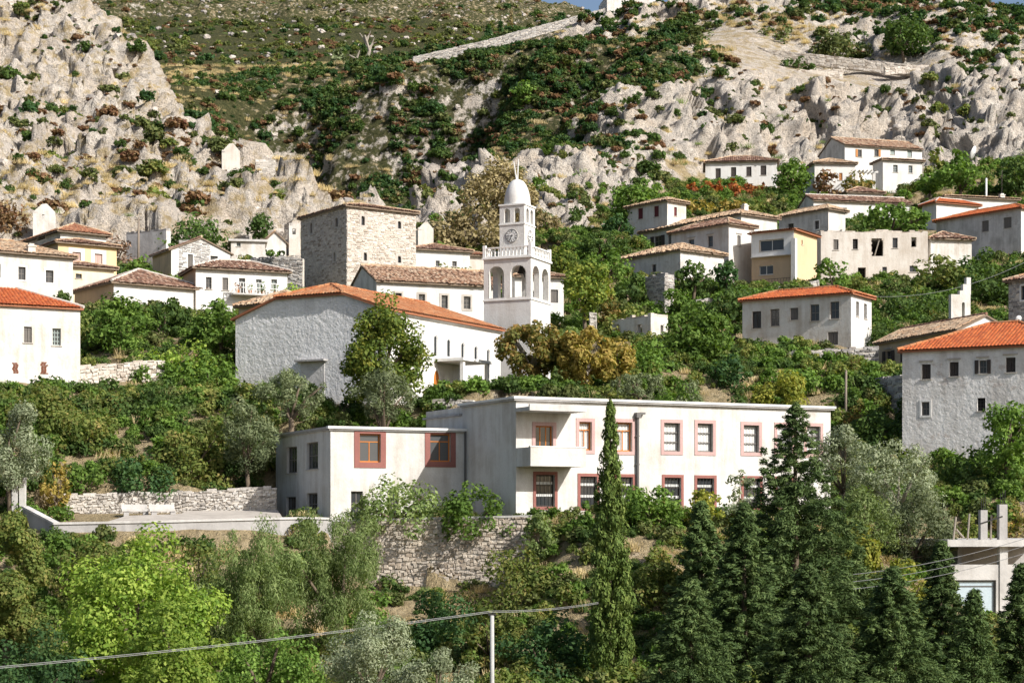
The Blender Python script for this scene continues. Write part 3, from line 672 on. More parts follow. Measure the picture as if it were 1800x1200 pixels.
cp('f', (950, 918, 98.2), (1100, 918, 97.6), (1250, 922, 98), (1400, 925, 99), (1000, 960, 94), (1200, 965, 93), (1400, 975, 93), (1000, 1040, 89.5), (1200, 1045, 89), (1450, 1050, 89), (1050, 1160, 82), (1300, 1165, 81), (1550, 1160, 82), (1550, 930, 103), (1640, 1010, 92))
cz('f', (1700, -5.0, 92), (1850, -5.0, 92), (1700, -4.6, 97), (1850, -4.4, 97), (1700, -6.0, 86), (1850, -6, 86), (2050, -4, 95))
cp('v', (1690, 935, 100), (1800, 925, 100), (1620, 860, 108), (1720, 830, 111), (1850, 850, 108), (1480, 820, 112), (1560, 780, 118))
cp('v', (300, 855, 107.5), (120, 850, 107), (450, 850, 108), (250, 790, 112), (380, 780, 113), (100, 770, 112), (-150, 800, 108), (230, 690, 121), (350, 660, 127), (180, 640, 126), (300, 580, 138), (420, 620, 132), (240, 540, 145), (560, 712, 119), (480, 715, 118),
   (760, 712, 116.5), (900, 712, 117), (1100, 702, 117), (1280, 704, 116), (1400, 715, 116), (700, 722, 114), (560, 745, 113))
cp('v', (1010, 690, 128), (1000, 600, 148), (1110, 640, 137), (1220, 660, 136), (1280, 640, 141), (1340, 640, 142), (1440, 690, 131), (1520, 690, 130), (1560, 640, 142), (1450, 640, 141), (1580, 560, 166), (1680, 520, 176), (1720, 600, 150), (1620, 500, 183), (1420, 540, 166), (1300, 545, 165), (1220, 550, 163),
   (1000, 520, 166), (1060, 470, 182), (1000, 440, 192), (1100, 420, 200), (900, 450, 195), (820, 500, 182), (440, 470, 178), (250, 470, 180))
cp('v', (1250, 350, 248), (1330, 352, 246), (1400, 355, 244), (1650, 320, 246), (1740, 330, 243), (1800, 340, 240), (1700, 300, 256))
cp('t', (640, 1000, 96.6), (720, 1000, 96.4), (690, 1050, 94), (780, 1040, 94.5), (1180, 990, 91.5), (1260, 985, 92), (1220, 1040, 89.5))
# cliffs and hill to the right
cp('r', (860, 415, 214), (960, 395, 222), (1000, 330, 245), (1080, 300, 258), (1180, 300, 265), (1250, 262, 280), (1400, 258, 282), (1500, 232, 286), (1650, 240, 283), (1760, 248, 281), (1850, 250, 280),
   (1130, 205, 288), (1250, 165, 300), (1330, 155, 308), (1420, 170, 305), (1500, 190, 301), (1600, 195, 300), (1720, 195, 300), (1850, 195, 300), (1480, 140, 320), (1620, 142, 321), (1780, 146, 320))
cp('s', (1180, 130, 314), (1130, 112, 336), (1100, 150, 322), (1050, 125, 346), (1040, 240, 276))
cp('t', (1300, 110, 330), (1400, 128, 330), (1500, 125, 333), (1420, 105, 340), (1320, 62, 350), (1250, 40, 365), (1400, 60, 352))
cp('q', (1580, 110, 335), (1700, 110, 336), (1850, 110, 336), (1600, 60, 352), (1720, 50, 356), (1850, 50, 356), (1500, 45, 358), (1660, 8, 380), (1760, 16, 374), (1840, 24, 372), (1400, 8, 378), (1540, 0, 384))
cz('q', (1700, 100, 430), (1900, 95, 430), (1500, 104, 430))
# central slope below the crest wall
cp('s', (1120, 30, 388), (1065, 32, 389), (960, 58, 387), (850, 88, 383), (740, 114, 379), (620, 135, 378), (500, 150, 376), (1190, 60, 362), (1080, 100, 352), (1000, 130, 344), (940, 100, 360), (900, 170, 330), (820, 150, 345), (760, 190, 332), (700, 165, 350), (560, 195, 352), (470, 215, 342), (400, 190, 348),
   (980, 220, 298), (900, 260, 292), (1060, 170, 318), (820, 250, 302), (740, 270, 300), (440, 235, 338), (690, 200, 330))
cz('s', (550, 31, 290), (552, 37, 312), (550, 46, 333), (540, 60, 352), (590, 32, 268), (640, 34, 250), (470, 60, 330), (600, 42, 312), (600, 36, 292))
cp('r', (760, 335, 266), (720, 370, 246), (800, 380, 236), (640, 375, 240), (900, 330, 250))
# gully beyond the left spur (out of sight) and the spur itself
cz('s', (300, 66, 312), (420, 48, 268), (500, 40, 246), (220, 72, 335), (100, 80, 370), (600, 34, 226))
cp('p', (-150, -44, 345), (40, -22, 335), (140, 21, 322), (205, 48, 311), (250, 98, 298), (300, 146, 283), (352, 198, 265), (392, 248, 244), (440, 281, 231), (485, 308, 221), (540, 331, 211), (585, 362, 204),
   (-150, 60, 315), (0, 90, 302), (100, 110, 296), (190, 130, 290), (60, 180, 270), (160, 205, 262), (260, 215, 262), (-100, 200, 262), (0, 270, 235), (120, 280, 232), (220, 290, 229), (310, 285, 232), (380, 320, 220), (60, 345, 208), (180, 350, 206), (290, 350, 206), (400, 365, 202), (500, 385, 196), (570, 395, 194), (-120, 360, 205), (20, 400, 190), (330, 400, 190), (160, 395, 191))
# far heath and mountain
cp('h', (330, 152, 364), (200, 128, 440), (350, 128, 440), (500, 128, 430), (640, 120, 440), (720, 105, 460), (250, 85, 520), (450, 85, 520), (620, 82, 520), (760, 78, 520), (840, 72, 500), (250, 42, 640), (450, 44, 640), (650, 46, 630), (820, 56, 590), (60, 60, 600), (-200, 60, 600))
cz('h', (1000, 112, 450), (1150, 108, 450), (1300, 112, 450), (1000, 130, 560))
cp('m', (250, 32, 680), (450, 32, 690), (650, 34, 680), (840, 44, 650), (250, 0, 840), (450, -4, 850), (650, -6, 850), (800, -4, 850), (960, 18, 860), (1010, 30, 860), (1066, 50, 850), (1130, 75, 840), (1300, 90, 820), (1700, 120, 800), (2000, 130, 800), (300, -60, 1100), (600, -60, 1100), (850, -25, 1100), (980, 30, 1000), (1100, 80, 1100), (1700, 150, 1200), (-200, 0, 800), (-200, -60, 1100))
QUIET = []
for q in ([(728 + 34 * k, 107 - 8.3 * k, 380 + 1.15 * k) for k in range(11)] + [(1262, 66, 352), (1300, 76, 347), (1345, 88, 343), (1390, 92, 341), (1440, 97, 340), (1480, 101, 339), (1520, 106, 338), (1565, 112, 337), (1610, 117, 336), (1340, 122, 331), (1420, 124, 331.5), (1482, 123, 332), (1120, 20, 392), (1240, 0, 384)]):
    p_ = P(*q); QUIET.append((p_.x, p_.y, 7.0))
NH0 = len(CP)
BUILT = HS + [MAIN, WING, CHURCH, TW]
for h in BUILT:
    for c in h.corners(): CP.append((c.x, c.y, c.z + .05, 'r' if h.name == 'fortress' or c.z > 60 else ('p' if c.y > 214 and c.x < 0 else 'v')))
NHC = len(CP)
CPa = np.array([(a, b, c) for a, b, c, _ in CP]); CPc = np.array([d for *_, d in CP]); CPq = np.array([0.02 if (k >= NH0 and a < 0 and b > 150) else 1.0 for k, (a, b, c, d) in enumerate(CP)])
def kern(r): return np.sqrt(r * r + 9.0)
n_ = len(CPa); A_ = np.zeros((n_ + 3, n_ + 3))
d_ = np.hypot(CPa[:, None, 0] - CPa[None, :, 0], CPa[:, None, 1] - CPa[None, :, 1])
A_[:n_, :n_] = kern(d_) - np.eye(n_) * .35
A_[:n_, n_] = 1; A_[:n_, n_ + 1] = CPa[:, 0]; A_[:n_, n_ + 2] = CPa[:, 1]; A_[n_:, :n_] = A_[:n_, n_:].T
wts = np.linalg.lstsq(A_, np.concatenate([CPa[:, 2], np.zeros(3)]), rcond=None)[0]
CLS = {'f': (.2, .36, .40, .25), 'v': (.12, .42, .36, .15), 'r': (1.0, .0, .06, 1.35), 't': (.58, .28, .48, .45), 's': (.40, .63, .34, .8), 'q': (.66, .42, .36, .8), 'h': (.22, .75, .40, .45), 'm': (.42, .60, .25, 1.2), 'p': (.90, .06, .44, 1.15)}
CLSv = np.array([CLS[c] for c in CPc])
def base_height(X, Y):
    out = np.empty(len(X)); cov = np.empty((len(X), 4))
    for i in range(0, len(X), 20000):
        x, y = X[i:i + 20000], Y[i:i + 20000]
        d = np.hypot(x[:, None] - CPa[None, :, 0], y[:, None] - CPa[None, :, 1]).astype(np.float32)
        out[i:i + 20000] = kern(d) @ wts[:n_] + wts[n_] + wts[n_ + 1] * x + wts[n_ + 2] * y
        q = 1 / (d * d + 4 + .00012 * (y * y)[:, None]) ** 2 * CPq[None]; q /= q.sum(1, keepdims=True); cov[i:i + 20000] = q @ CLSv
    return out, cov
TMAX, NC, Y0F = .345, 520, 45.0
ys = np.concatenate([np.arange(6, 84, 2.0), np.arange(84, 200, .62), np.arange(200, 400, .52), np.arange(400, 700, 1.7), np.arange(700, 1260, 6.0)])
NR = len(ys); ts = np.linspace(-TMAX, TMAX, NC)
GX = (ts[None, :] * (ys[:, None] + Y0F)); GY = np.repeat(ys[:, None], NC, 1)
# heights are smooth at the scale of a few metres: evaluate a coarser net and interpolate
cs = 3; ry = np.unique(np.concatenate([np.arange(0, NR, cs), [NR - 1]])); rx = np.unique(np.concatenate([np.arange(0, NC, cs), [NC - 1]]))
zc, cc_ = base_height(GX[np.ix_(ry, rx)].ravel(), GY[np.ix_(ry, rx)].ravel())
def up(a):
    a = a.reshape(len(ry), len(rx)); b = np.empty((len(ry), NC))
    for i in range(len(ry)): b[i] = np.interp(np.arange(NC), rx, a[i])
    o = np.empty((NR, NC))
    for j in range(NC): o[:, j] = np.interp(np.arange(NR), ry, b[:, j])
    return o
GZ = up(zc); COV = np.stack([up(cc_[:, k]) for k in range(4)], -1)
# rock ribs running down the slopes: gentle on the right, steep and shaded on the left
def rib(pts, h, wr, wl):
    global GZ
    q = np.array([tuple(P(*p))[:2] for p in pts]); q = q[np.argsort(q[:, 1])]
    cx = np.interp(GY, q[:, 1], q[:, 0]); s_ = GX - cx + 2.5 * np.sin(GY / 9.0 + h) + 1.6 * np.sin(GY / 4.1)
    fade = np.clip((GY - q[0, 1] + 10) / 14, 0, 1) * np.clip((q[-1, 1] + 8 - GY) / 14, 0, 1); fade = fade * fade * (3 - 2 * fade)
    GZ = GZ + fade * h * .18 * np.where(s_ > 0, np.exp(-(s_ / wr) ** 2), np.exp(-(s_ / wl) ** 2)) - fade * h * .95 * np.where(s_ > -wl * 1.5, np.exp(-((s_ + wl * 1.5) / (wl * .95)) ** 2), np.exp(-((s_ + wl * 1.5) / (wl * 2.2)) ** 2))
rib([(690, 150, 358), (700, 180, 340), (712, 250, 306), (722, 330, 270)], 9, 24, 10)
rib([(970, 110, 354), (960, 140, 342), (945, 190, 318), (925, 250, 292)], 17, 22, 11)
rib([(1140, 120, 342), (1125, 150, 328), (1090, 220, 292), (1070, 250, 278)], 12, 14, 8)
rib([(860, 135, 352), (850, 170, 335), (830, 240, 304)], 10, 16, 8)
rib([(1330, 150, 312), (1300, 190, 298), (1285, 210, 292)], 4.5, 14, 5)
rib([(1480, 150, 318), (1475, 200, 300), (1480, 232, 288)], 4, 16, 4)
rib([(1600, 150, 318), (1600, 200, 300), (1590, 238, 286)], 4, 14, 4)
rib([(1710, 150, 318), (1715, 200, 300), (1700, 240, 284)], 4, 14, 4)
rib([(1660, 60, 352), (1650, 100, 338), (1655, 135, 324)], 4, 12, 5)
rib([(1540, 50, 356), (1535, 90, 342)], 3.5, 12, 5)
PT = np.stack([GX, GY, GZ], -1)
def normals(PT):
    gx = np.gradient(PT, axis=1); gy = np.gradient(PT, axis=0); n = np.cross(gx, gy); return n / np.maximum(np.linalg.norm(n, axis=-1, keepdims=True), 1e-6)
nrm = normals(PT); steep = 1 - nrm[..., 2]
flatp = PT.reshape(-1, 3)
amp = COV[..., 3].ravel()
big = fbm(flatp * np.array([1 / 17, 1 / 17, 1 / 24]), 4, .55, True); med = fbm(flatp * np.array([1 / 5.5, 1 / 5.5, 1 / 7.5]) + 40, 4, .55, True); sm = fbm(flatp / 1.7 + 9, 2)
far = np.clip((flatp[:, 1] - 400) / 300, 0, 1)
near = np.clip((flatp[:, 1] - 176) / 30, 0, 1)
crag = fbm(flatp * np.array([1 / 2.3, 1 / 2.3, 1 / 3.0]) + 77, 3, .6, True)
flute = fbm(flatp * np.array([1 / 7.0, 1 / 26.0, 1 / 15.0]) + 3, 4, .6, True)
sz_ = (flatp[:, 2] * .9 + .22 * flatp[:, 0] * .3 + 2.2 * fbm(flatp / 11.0, 3)) / 2.6; strata = .85 * COV[..., 0].ravel() * (np.abs((sz_ % 1.0) - .35) ** .6 - .5)
quiet = np.ones(len(flatp))
for qx, qy, qr in QUIET: quiet = np.minimum(quiet, .12 + .88 * np.clip((np.hypot(flatp[:, 0] - qx, flatp[:, 1] - qy) - qr * .5) / qr, 0, 1))
amp = amp * quiet
# fractured blocks: every cell of a jittered lattice is its own tilted facet
def blocks(p, sc, seed):
    q = p / sc; i0 = np.floor(q).astype(np.int64); best = np.full(len(p), 9.0); off = np.zeros(len(p))
    for a in (-1, 0, 1):
        for b in (-1, 0, 1):
            for c in (-1, 0, 1):
                ix, iy, iz = i0[:, 0] + a, i0[:, 1] + b, i0[:, 2] + c
                r = [hash3(ix + seed + k * 57, iy + k * 31, iz - k * 13) for k in range(5)]
                dv = q - np.stack([ix + .5 + .45 * r[0], iy + .5 + .45 * r[1], iz + .5 + .45 * r[2]], 1); d2 = (dv ** 2).sum(1)
                m = d2 < best; best = np.where(m, d2, best); off = np.where(m, r[3] + 1.1 * (dv[:, 0] * r[4] + dv[:, 2] * r[0] - dv[:, 1] * r[1]), off)
    return off
blk = np.zeros(len(flatp)); mk = (COV[..., 0].ravel() > .45) & (flatp[:, 1] > 174) & (flatp[:, 1] < 420)
blk[mk] = blocks(flatp[mk], np.array([4.2, 4.2, 5.5]), 3) * 1.0 + .45 * blocks(flatp[mk], np.array([1.7, 1.7, 2.2]), 11)
for q_ in (big, med, flute, crag, strata): q_ -= np.average(q_[::7])
dsp = amp * (near * (2.4 * big + .7 * med + 2.0 * COV[..., 0].ravel() * flute + .45 * crag + 1.25 * strata + 1.05 * COV[..., 0].ravel() * blk) + (.25 + .3 * near) * sm * 1.2 + .4 * near * COV[..., 0].ravel() * fbm(flatp / .95 + 31, 2) + far * 5 * fbm(flatp / 60, 4, .5, True))
dsp = np.where(amp < .3, .12 * sm, dsp)
PTd = (flatp + nrm.reshape(-1, 3) * dsp[:, None]).reshape(NR, NC, 3)
# cut the ground back in front of the houses and at the foot of the retaining wall
for h in BUILT:
    c = h.p0; X, Y = PTd[..., 0] - c.x, PTd[..., 1] - c.y; near_ = (np.abs(X) < 45) & (np.abs(Y) < 45)
    a = X * h.dR.x + Y * h.dR.y; b = X * h.dL.x + Y * h.dL.y
    oa = np.maximum(np.maximum(-a, a - h.A), 0); ob = np.maximum(-b, 0); out = np.hypot(oa, ob); lim = c.z + .08 + np.maximum(out - 2.0, 0) * .5
    m_ = near_ & (b < h.B + .2) & (out < 9); PTd[..., 2] = np.where(m_, np.minimum(PTd[..., 2], lim), PTd[..., 2])
X, Y = PTd[..., 0], PTd[..., 1]; wy = np.interp(X, [P(585, 0, 100.6).x, P(932, 0, 99).x], [100.6, 99.0]) + .3; e_ = np.clip((X + 10.2) / 1.2, 0, 1) * np.clip((1.6 - X) / 1.6, 0, 1)
m_ = (Y < wy) & (Y > 88) & (e_ > 0); PTd[..., 2] = np.where(m_, np.minimum(PTd[..., 2], PTd[..., 2] * (1 - e_) + e_ * (-3.7 - (wy - Y) * .35 + .25 * sm.reshape(NR, NC))), PTd[..., 2])
m_ = (Y > 96.8) & (Y < 107.2) & (X > -27.5) & (X < -11.8); PTd[..., 2] = np.where(m_, np.minimum(PTd[..., 2], -.66 + (Y - 97.3) * .10), PTd[..., 2])
nrm2 = normals(PTd)
def surf(X, Y):
    i = int(np.clip(np.searchsorted(ys, Y), 0, NR - 1)); j = int(np.clip(round((X / (Y + Y0F) / TMAX + 1) / 2 * (NC - 1)), 0, NC - 1)); return PTd[i, j]
def ground(X, Y): return float(surf(X, Y)[2])
idx = np.arange(NR * NC).reshape(NR, NC)
FQ = np.stack([idx[:-1, :-1], idx[:-1, 1:], idx[1:, 1:], idx[1:, :-1]], -1).reshape(-1, 4)

# terrain material: limestone, dry grass and green cover mixed by what grows where
m, t, b = nodes('hillside', .95, .1); p = pos(t)
at = N(t, 'ShaderNodeVertexColor', layer_name='cover'); sep = N(t, 'ShaderNodeSeparateColor'); L(t, at.outputs[0], sep.inputs[0])
n1 = noise(t, p, .35, 7, .68); n2 = noise(t, p, 1.6, 6, .7); n3 = noise(t, p, .12, 5, .6)
vo = N(t, 'ShaderNodeTexVoronoi', i_Scale=.8, feature='DISTANCE_TO_EDGE'); L(t, mix(t, .12, p, N(t, 'ShaderNodeTexNoise', i_Scale=1.2).outputs['Color'], 'LINEAR_LIGHT'), vo.inputs['Vector'])
rock = ramp(t, n2, [(.28, (.30, .265, .225)), (.40, (.56, .50, .43)), (.52, (.69, .63, .55)), (.75, (.76, .70, .62))])
rock = mix(t, ramp(t, n3, [(.42, 0), (.62, .5)]), rock, (.60, .49, .37))
rock = mix(t, ramp(t, noise(t, mapv(t, p, (.25, .25, 1.6)), .5, 6, .7), [(.54, 0), (.64, .5)]), rock, (.40, .33, .26))
rock = mix(t, ramp(t, vo.outputs['Distance'], [(.0, .3), (.05, 0)]), rock, (.22, .195, .17))
rock = mix(t, ramp(t, noise(t, p, .8, 6, .75), [(.55, 0), (.65, .6)]), rock, (.27, .25, .235))
rock = mix(t, ramp(t, noise(t, mapv(t, p, (1, 1, .45)), .22, 7, .7), [(.5, 0), (.62, .6)]), rock, (.48, .435, .385))
rock = mix(t, ramp(t, noise(t, p, 4.5, 3, .7), [(.33, .75), (.47, 0)]), rock, (.17, .155, .14))  # dark specks painted in for shadowed holes, here and on the next line
rock = mix(t, ramp(t, noise(t, p, 1.9, 5, .75), [(.33, .6), (.42, 0)]), rock, (.22, .2, .18))
rock = mix(t, ramp(t, noise(t, mapv(t, p, (1, 1, .13)), .55, 6, .65), [(.53, 0), (.66, .45)]), rock, (.42, .395, .36))
dry = ramp(t, n2, [(.3, (.28, .215, .12)), (.55, (.42, .335, .20)), (.75, (.52, .43, .28))])
grn = ramp(t, n2, [(.3, (.028, .032, .014)), (.5, (.06, .064, .026)), (.7, (.125, .11, .052))])  # green cover kept darker, lending the central slope its missing shade
def band(a, nz, lo, k):
    s_ = N(t, 'ShaderNodeMath', operation='ADD'); L(t, a, s_.inputs[0]); L(t, nz, s_.inputs[1])
    r_ = N(t, 'ShaderNodeMapRange'); L(t, s_.outputs[0], r_.inputs[0]); r_.inputs[1].default_value = lo; r_.inputs[2].default_value = lo + k; return r_.outputs[0]
cc = mix(t, band(sep.outputs[0], n1, .86, .16), dry, rock)
cc = mix(t, band(sep.outputs[2], noise(t, p, .5, 6, .65), .93, .14), cc, dry)
cc = mix(t, band(sep.outputs[1], noise(t, p, .6, 6, .7), .98, .12), cc, grn)
L(t, cc, b.inputs['Base Color'])
hsum = mix(t, .35, n2, vo.outputs['Distance']); hsum = mix(t, .4, hsum, noise(t, p, 4.5, 4, .7)); bump(t, b, hsum, 1.0, 1.3)

terr = npmesh('hillside_ground', PTd.reshape(-1, 3), FQ, 'hillside', smooth=False); tag(terr, kind='structure')
rockv = np.clip(COV[..., 0] + (1 - nrm2[..., 2] - .3) * .45, 0, 1); grnv = np.clip(COV[..., 1] - np.clip(1 - nrm2[..., 2] - .55, 0, 1) * .5, 0, 1)
ca = terr.data.color_attributes.new('cover', 'FLOAT_COLOR', 'POINT')
ca.data.foreach_set('color', np.stack([rockv, grnv, COV[..., 2], np.ones_like(rockv)], -1).astype(np.float32).ravel())

# ---------------------------------------------------------------- build the houses
for h in HS + [MAIN, WING, CHURCH]: build_house(h)

# long cream building: roof slab with coping, balcony with canopy, downpipe
h, root = MAIN, MAIN.root
mb = MB(); mb.box(h.w(-.18, -.18, h.H - .02), h.dR * (h.A + .36), h.dL * 7.3, (0, 0, .10)); mb.box(h.w(-.18, 7.15, h.H - .48), h.dR * (h.A + .36), h.dL * (h.B - 7.0), (0, 0, .10)); rf = mb.build('roof', 'concrete', root)
mb = MB(); mb.box(h.w(-.24, -.24, h.H + .08), h.dR * (h.A + .48), h.dL * .4, (0, 0, .13)); mb.box(h.w(-.24, .17, h.H + .083), h.dR * .4, h.dL * 7.0, (0, 0, .12)); mb.build('coping', 'white_trim', rf)
bal = MB(); b0, b1 = 0.02, h.hit(1004, h.dR); pr = 1.75
zt, zb_ = ZV(787, 100) - h.p0.z, ZV(820, 100) - h.p0.z
bal.box(h.w(b0, -pr, zb_), h.dR * (b1 - b0), h.dL * (pr - .003), (0, 0, .16)); bal.box(h.w(b0, -pr, zb_ + .16), h.dR * (b1 - b0), h.dL * .12, (0, 0, zt - zb_ - .16))
bal.box(h.w(b0, -pr + .12, zb_ + .16), h.dR * .12, h.dL * (pr - .123), (0, 0, zt - zb_ - .16)); bal.box(h.w(b1 - .12, -pr + .12, zb_ + .16), h.dR * .12, h.dL * (pr - .123), (0, 0, zt - zb_ - .16))
bo = bal.build('balcony', 'cream', root)
mb = MB(); mb.box(h.w(b0 - .03, -pr - .03, zt), h.dR * (b1 - b0 + .06), h.dL * .2, (0, 0, .06)); mb.build('coping', 'white_trim', bo)
mb = MB(); zc0 = ZV(724, 100) - h.p0.z; mb.box(h.w(b0 - .1, -pr - .1, zc0), h.dR * (b1 - b0 + .1), h.dL * (pr + .097), (0, 0, .22)); mb.box(h.w(b0 - .1, -pr - .1, zc0 + .22), h.dR * (b1 - b0 + .1), h.dL * .14, (0, 0, .13)); mb.build('canopy', 'concrete_light', root)
x = h.hit(1119, h.dR); mb = MB()
mb.tube([h.w(x, -.14, h.H - .75), h.w(x, -.14, .1)], .085, 8); mb.box(h.w(x - .14, -.3, h.H - .80), h.dR * .28, h.dL * .28, (0, 0, .3)); mb.box(h.w(x + .14, -.26, h.H - .60), h.dR * .3, h.dL * .2, (0, 0, .12))
for zz in (1.5, 3.2, 4.8): mb.box(h.w(x - .12, -.16, zz), h.dR * .24, h.dL * .155, (0, 0, .06))
mb.build('downpipe', 'pipe_grey', root)

h, root = WING, WING.root
mb = MB(); mb.box(h.w(-.12, -.12, h.H - .02), h.dR * (h.A + .0), h.dL * (h.B + .24), (0, 0, .09)); rf = mb.build('roof', 'concrete', root)
mb = MB(); mb.box(h.w(-.2, -.2, h.H + .07), h.dR * (h.A + .1), h.dL * .35, (0, 0, .14)); mb.build('coping', 'white_trim', rf)
mb = MB(); mb.box(h.w(-.19, .16, h.H + .072), h.dR * .3, h.dL * (h.B + .05), (0, 0, .11)); mb.build('gutter', 'concrete', rf)
x = h.A - .2; mb = MB(); mb.tube([h.w(x, -.1, h.H + .1), h.w(x, -.1, .1)], .05, 8); mb.build('downpipe', 'pipe_grey', root)

# church: half hipped roof, gable top, porch, pointed door
h, root = CHURCH, CHURCH.root
ov, cl, pit = .3, .27, .34; B = h.B; m_ = B / 2; ze = h.H + .05; zr = ze + m_ * pit; zcut = ze + B * cl * pit
mb = MB(); zg = h.H
for o in (0, -.4): mb.poly(*[h.fp('L', a, z, o) for a, z in ((0, zg), (B, zg), (B * (1 - cl), zg + B * cl * pit), (B * cl, zg + B * cl * pit))])
mb.build('gable_wall', 'roughcast', root)
w_ = h.w; hb = (m_ - B * cl); vo = .2; zo = ze - ov * pit; r0, r1 = w_(hb * .9, m_, zr), w_(h.A + vo, m_, zr)
k0, k1 = w_(-vo, B * cl, zcut), w_(-vo, B * (1 - cl), zcut)
pl = [(w_(-vo, -ov, zo), w_(h.A + vo, -ov, zo), r1, r0, k0), (w_(h.A + vo, B + ov, zo), w_(-vo, B + ov, zo), k1, r0, r1), (k1, k0, r0)]
rf = make_roof(root, pl, [(r0, r1), (k0, r0), (k1, r0)], h.p0, 'tile_orange', seed=5, th=.16)
mb = MB(); h.fbox(mb, 'R', -.05, h.A + .05, h.H - .30, h.H - .06, .003, .16); h.fbox(mb, 'R', -.05, h.A + .05, h.H - .16, h.H - .02, .16, .24); mb.build('cornice', 'white_trim', root)
# door: pointed arch leaf and white frame, proud of the wall in its niche
d0, d1 = h.hit(760.5, h.dR), h.hit(771, h.dR); dz0, dz1 = ZV(706, 128) - h.p0.z, ZV(652, 128) - h.p0.z; dz0 = max(dz0, .05)
def pointed(x0, x1, z0, z1, n=8):
    c = (x0 + x1) / 2; r = (x1 - x0) / 2; sp = z1 - r * 1.9; out = [(x0, z0), (x1, z0)]
    out += [(c + r * (1 - (k / n) ** 1.7), sp + (z1 - sp) * math.sin(k / n * math.pi / 2)) for k in range(n + 1)]
    out += [(c - r * (1 - (k / n) ** 1.7), sp + (z1 - sp) * math.sin(k / n * math.pi / 2)) for k in range(n - 1, -1, -1)]
    return out
mb = MB(); pp = pointed(d0, d1, dz0, dz1); mb.poly(*[h.fp('R', a, z, .03) for a, z in pp])
for k in range(len(pp)): p, q = pp[k], pp[(k + 1) % len(pp)]; mb.poly(h.fp('R', *p, .03), h.fp('R', *q, .03), h.fp('R', *q, -.02), h.fp('R', *p, -.02))
do = mb.build('door', 'wood_orange', root)
mb = MB(); p2 = pointed(d0 - .16, d1 + .16, dz0, dz1 + .2)
for k in range(1, len(pp)):
    a, b_, c, d = pp[k], pp[(k + 1) % len(pp)], p2[(k + 1) % len(pp)], p2[k]
    mb.poly(h.fp('R', *a, .08), h.fp('R', *b_, .08), h.fp('R', *c, .08), h.fp('R', *d, .08)); mb.poly(h.fp('R', *d, .08), h.fp('R', *c, .08), h.fp('R', *c, -.01), h.fp('R', *d, -.01)); mb.poly(h.fp('R', *a, .08), h.fp('R', *b_, .08), h.fp('R', *b_, -.01), h.fp('R', *a, -.01))
mb.build('door_frame', 'white_trim', do)
mb = MB(); c = (d0 + d1) / 2; h.fbox(mb, 'R', c - .015, c + .015, dz0, dz1 - .1, .03, .045); mb.tube([h.fp('R', c + .1, dz0 + 1.0, .08), h.fp('R', c + .22, dz0 + 1.0, .08)], .03); mb.build('door_seam_and_handle', 'wood_dark', do)
px0, px1 = h.hit(768, h.dR), h.hit(838, h.dR); pz = ZV(645, 132) - h.p0.z
mb = MB(); h.fbox(mb, 'R', px0 - .4, px1 - 2.0, pz, pz + .2, .003, 2.4); po = mb.build('porch_roof', 'white_trim', root)
for q in (px0 - .2, px1 - 2.35):
    mb = MB(); h.fbox(mb, 'R', q, q + .26, -1.5, pz, 2.0, 2.26); mb.build('porch_column', 'white_trim', root)
mb = MB(); f0, f1 = h.hit(524, h.dL), h.hit(576, h.dL); zz = ZV(640, 127) - h.p0.z; h.fbox(mb, 'L', f1, f0, zz, zz + .12, .002, .5) if f1 < f0 else h.fbox(mb, 'L', f0, f1, zz, zz + .12, .002, .5); mb.build('canopy_slab', 'concrete', root)
mb = MB(); h.fbox(mb, 'L', min(f0, f1) + .25, max(f0, f1) - .25, -.2, zz - .05, .002, .04); mb.build('blocked_doorway', 'grey_plaster', root)

# tan loggia house: thin roof, white band of the upper storey, corner pillar
h, root = LOGGIA, LOGGIA.root
pl, rd = hip_planes(h, .10, .35); make_roof(root, pl, [], h.p0, 'tile_orange', seed=8, th=.12)
mb = MB(); zz = ZV(447, 182) - h.p0.z; zt = h.H - .02; a0, a1 = sorted((h.hit(1335, h.dL), h.hit(1378, h.dL))); y0, y1 = [r for r in h.wins if r[5] == 'big'][0][3:5]
h.fbox(mb, 'L', .02, h.B, zz, y0 - .004, .003, .05); h.fbox(mb, 'L', .02, h.B, y1 + .004, zt, .003, .05); h.fbox(mb, 'L', .02, a0 - .004, y0 - .004, y1 + .004, .003, .049); h.fbox(mb, 'L', a1 + .004, h.B, y0 - .004, y1 + .004, .003, .049)
mb.build('upper_storey_band', 'white_trim', root)
mb = MB(); h.fbox(mb, 'L', -.35, .1, -1.5, h.H - .9, .05, .55); mb.build('corner_pillar', 'white', root)
mb = MB(); h.fbox(mb, 'L', .1, h.B - .1, zz - .06, zz, .06, .5); mb.build('balcony_ledge', 'concrete_light', root)
mb = MB()
for k in range(14): q = .2 + (h.B - .5) * k / 13; h.fbox(mb, 'L', q, q + .03, -.05, .9, .6, .63)
h.fbox(mb, 'L', .15, h.B - .2, .9, .94, .59, .64); mb.build('railing', 'iron', root)

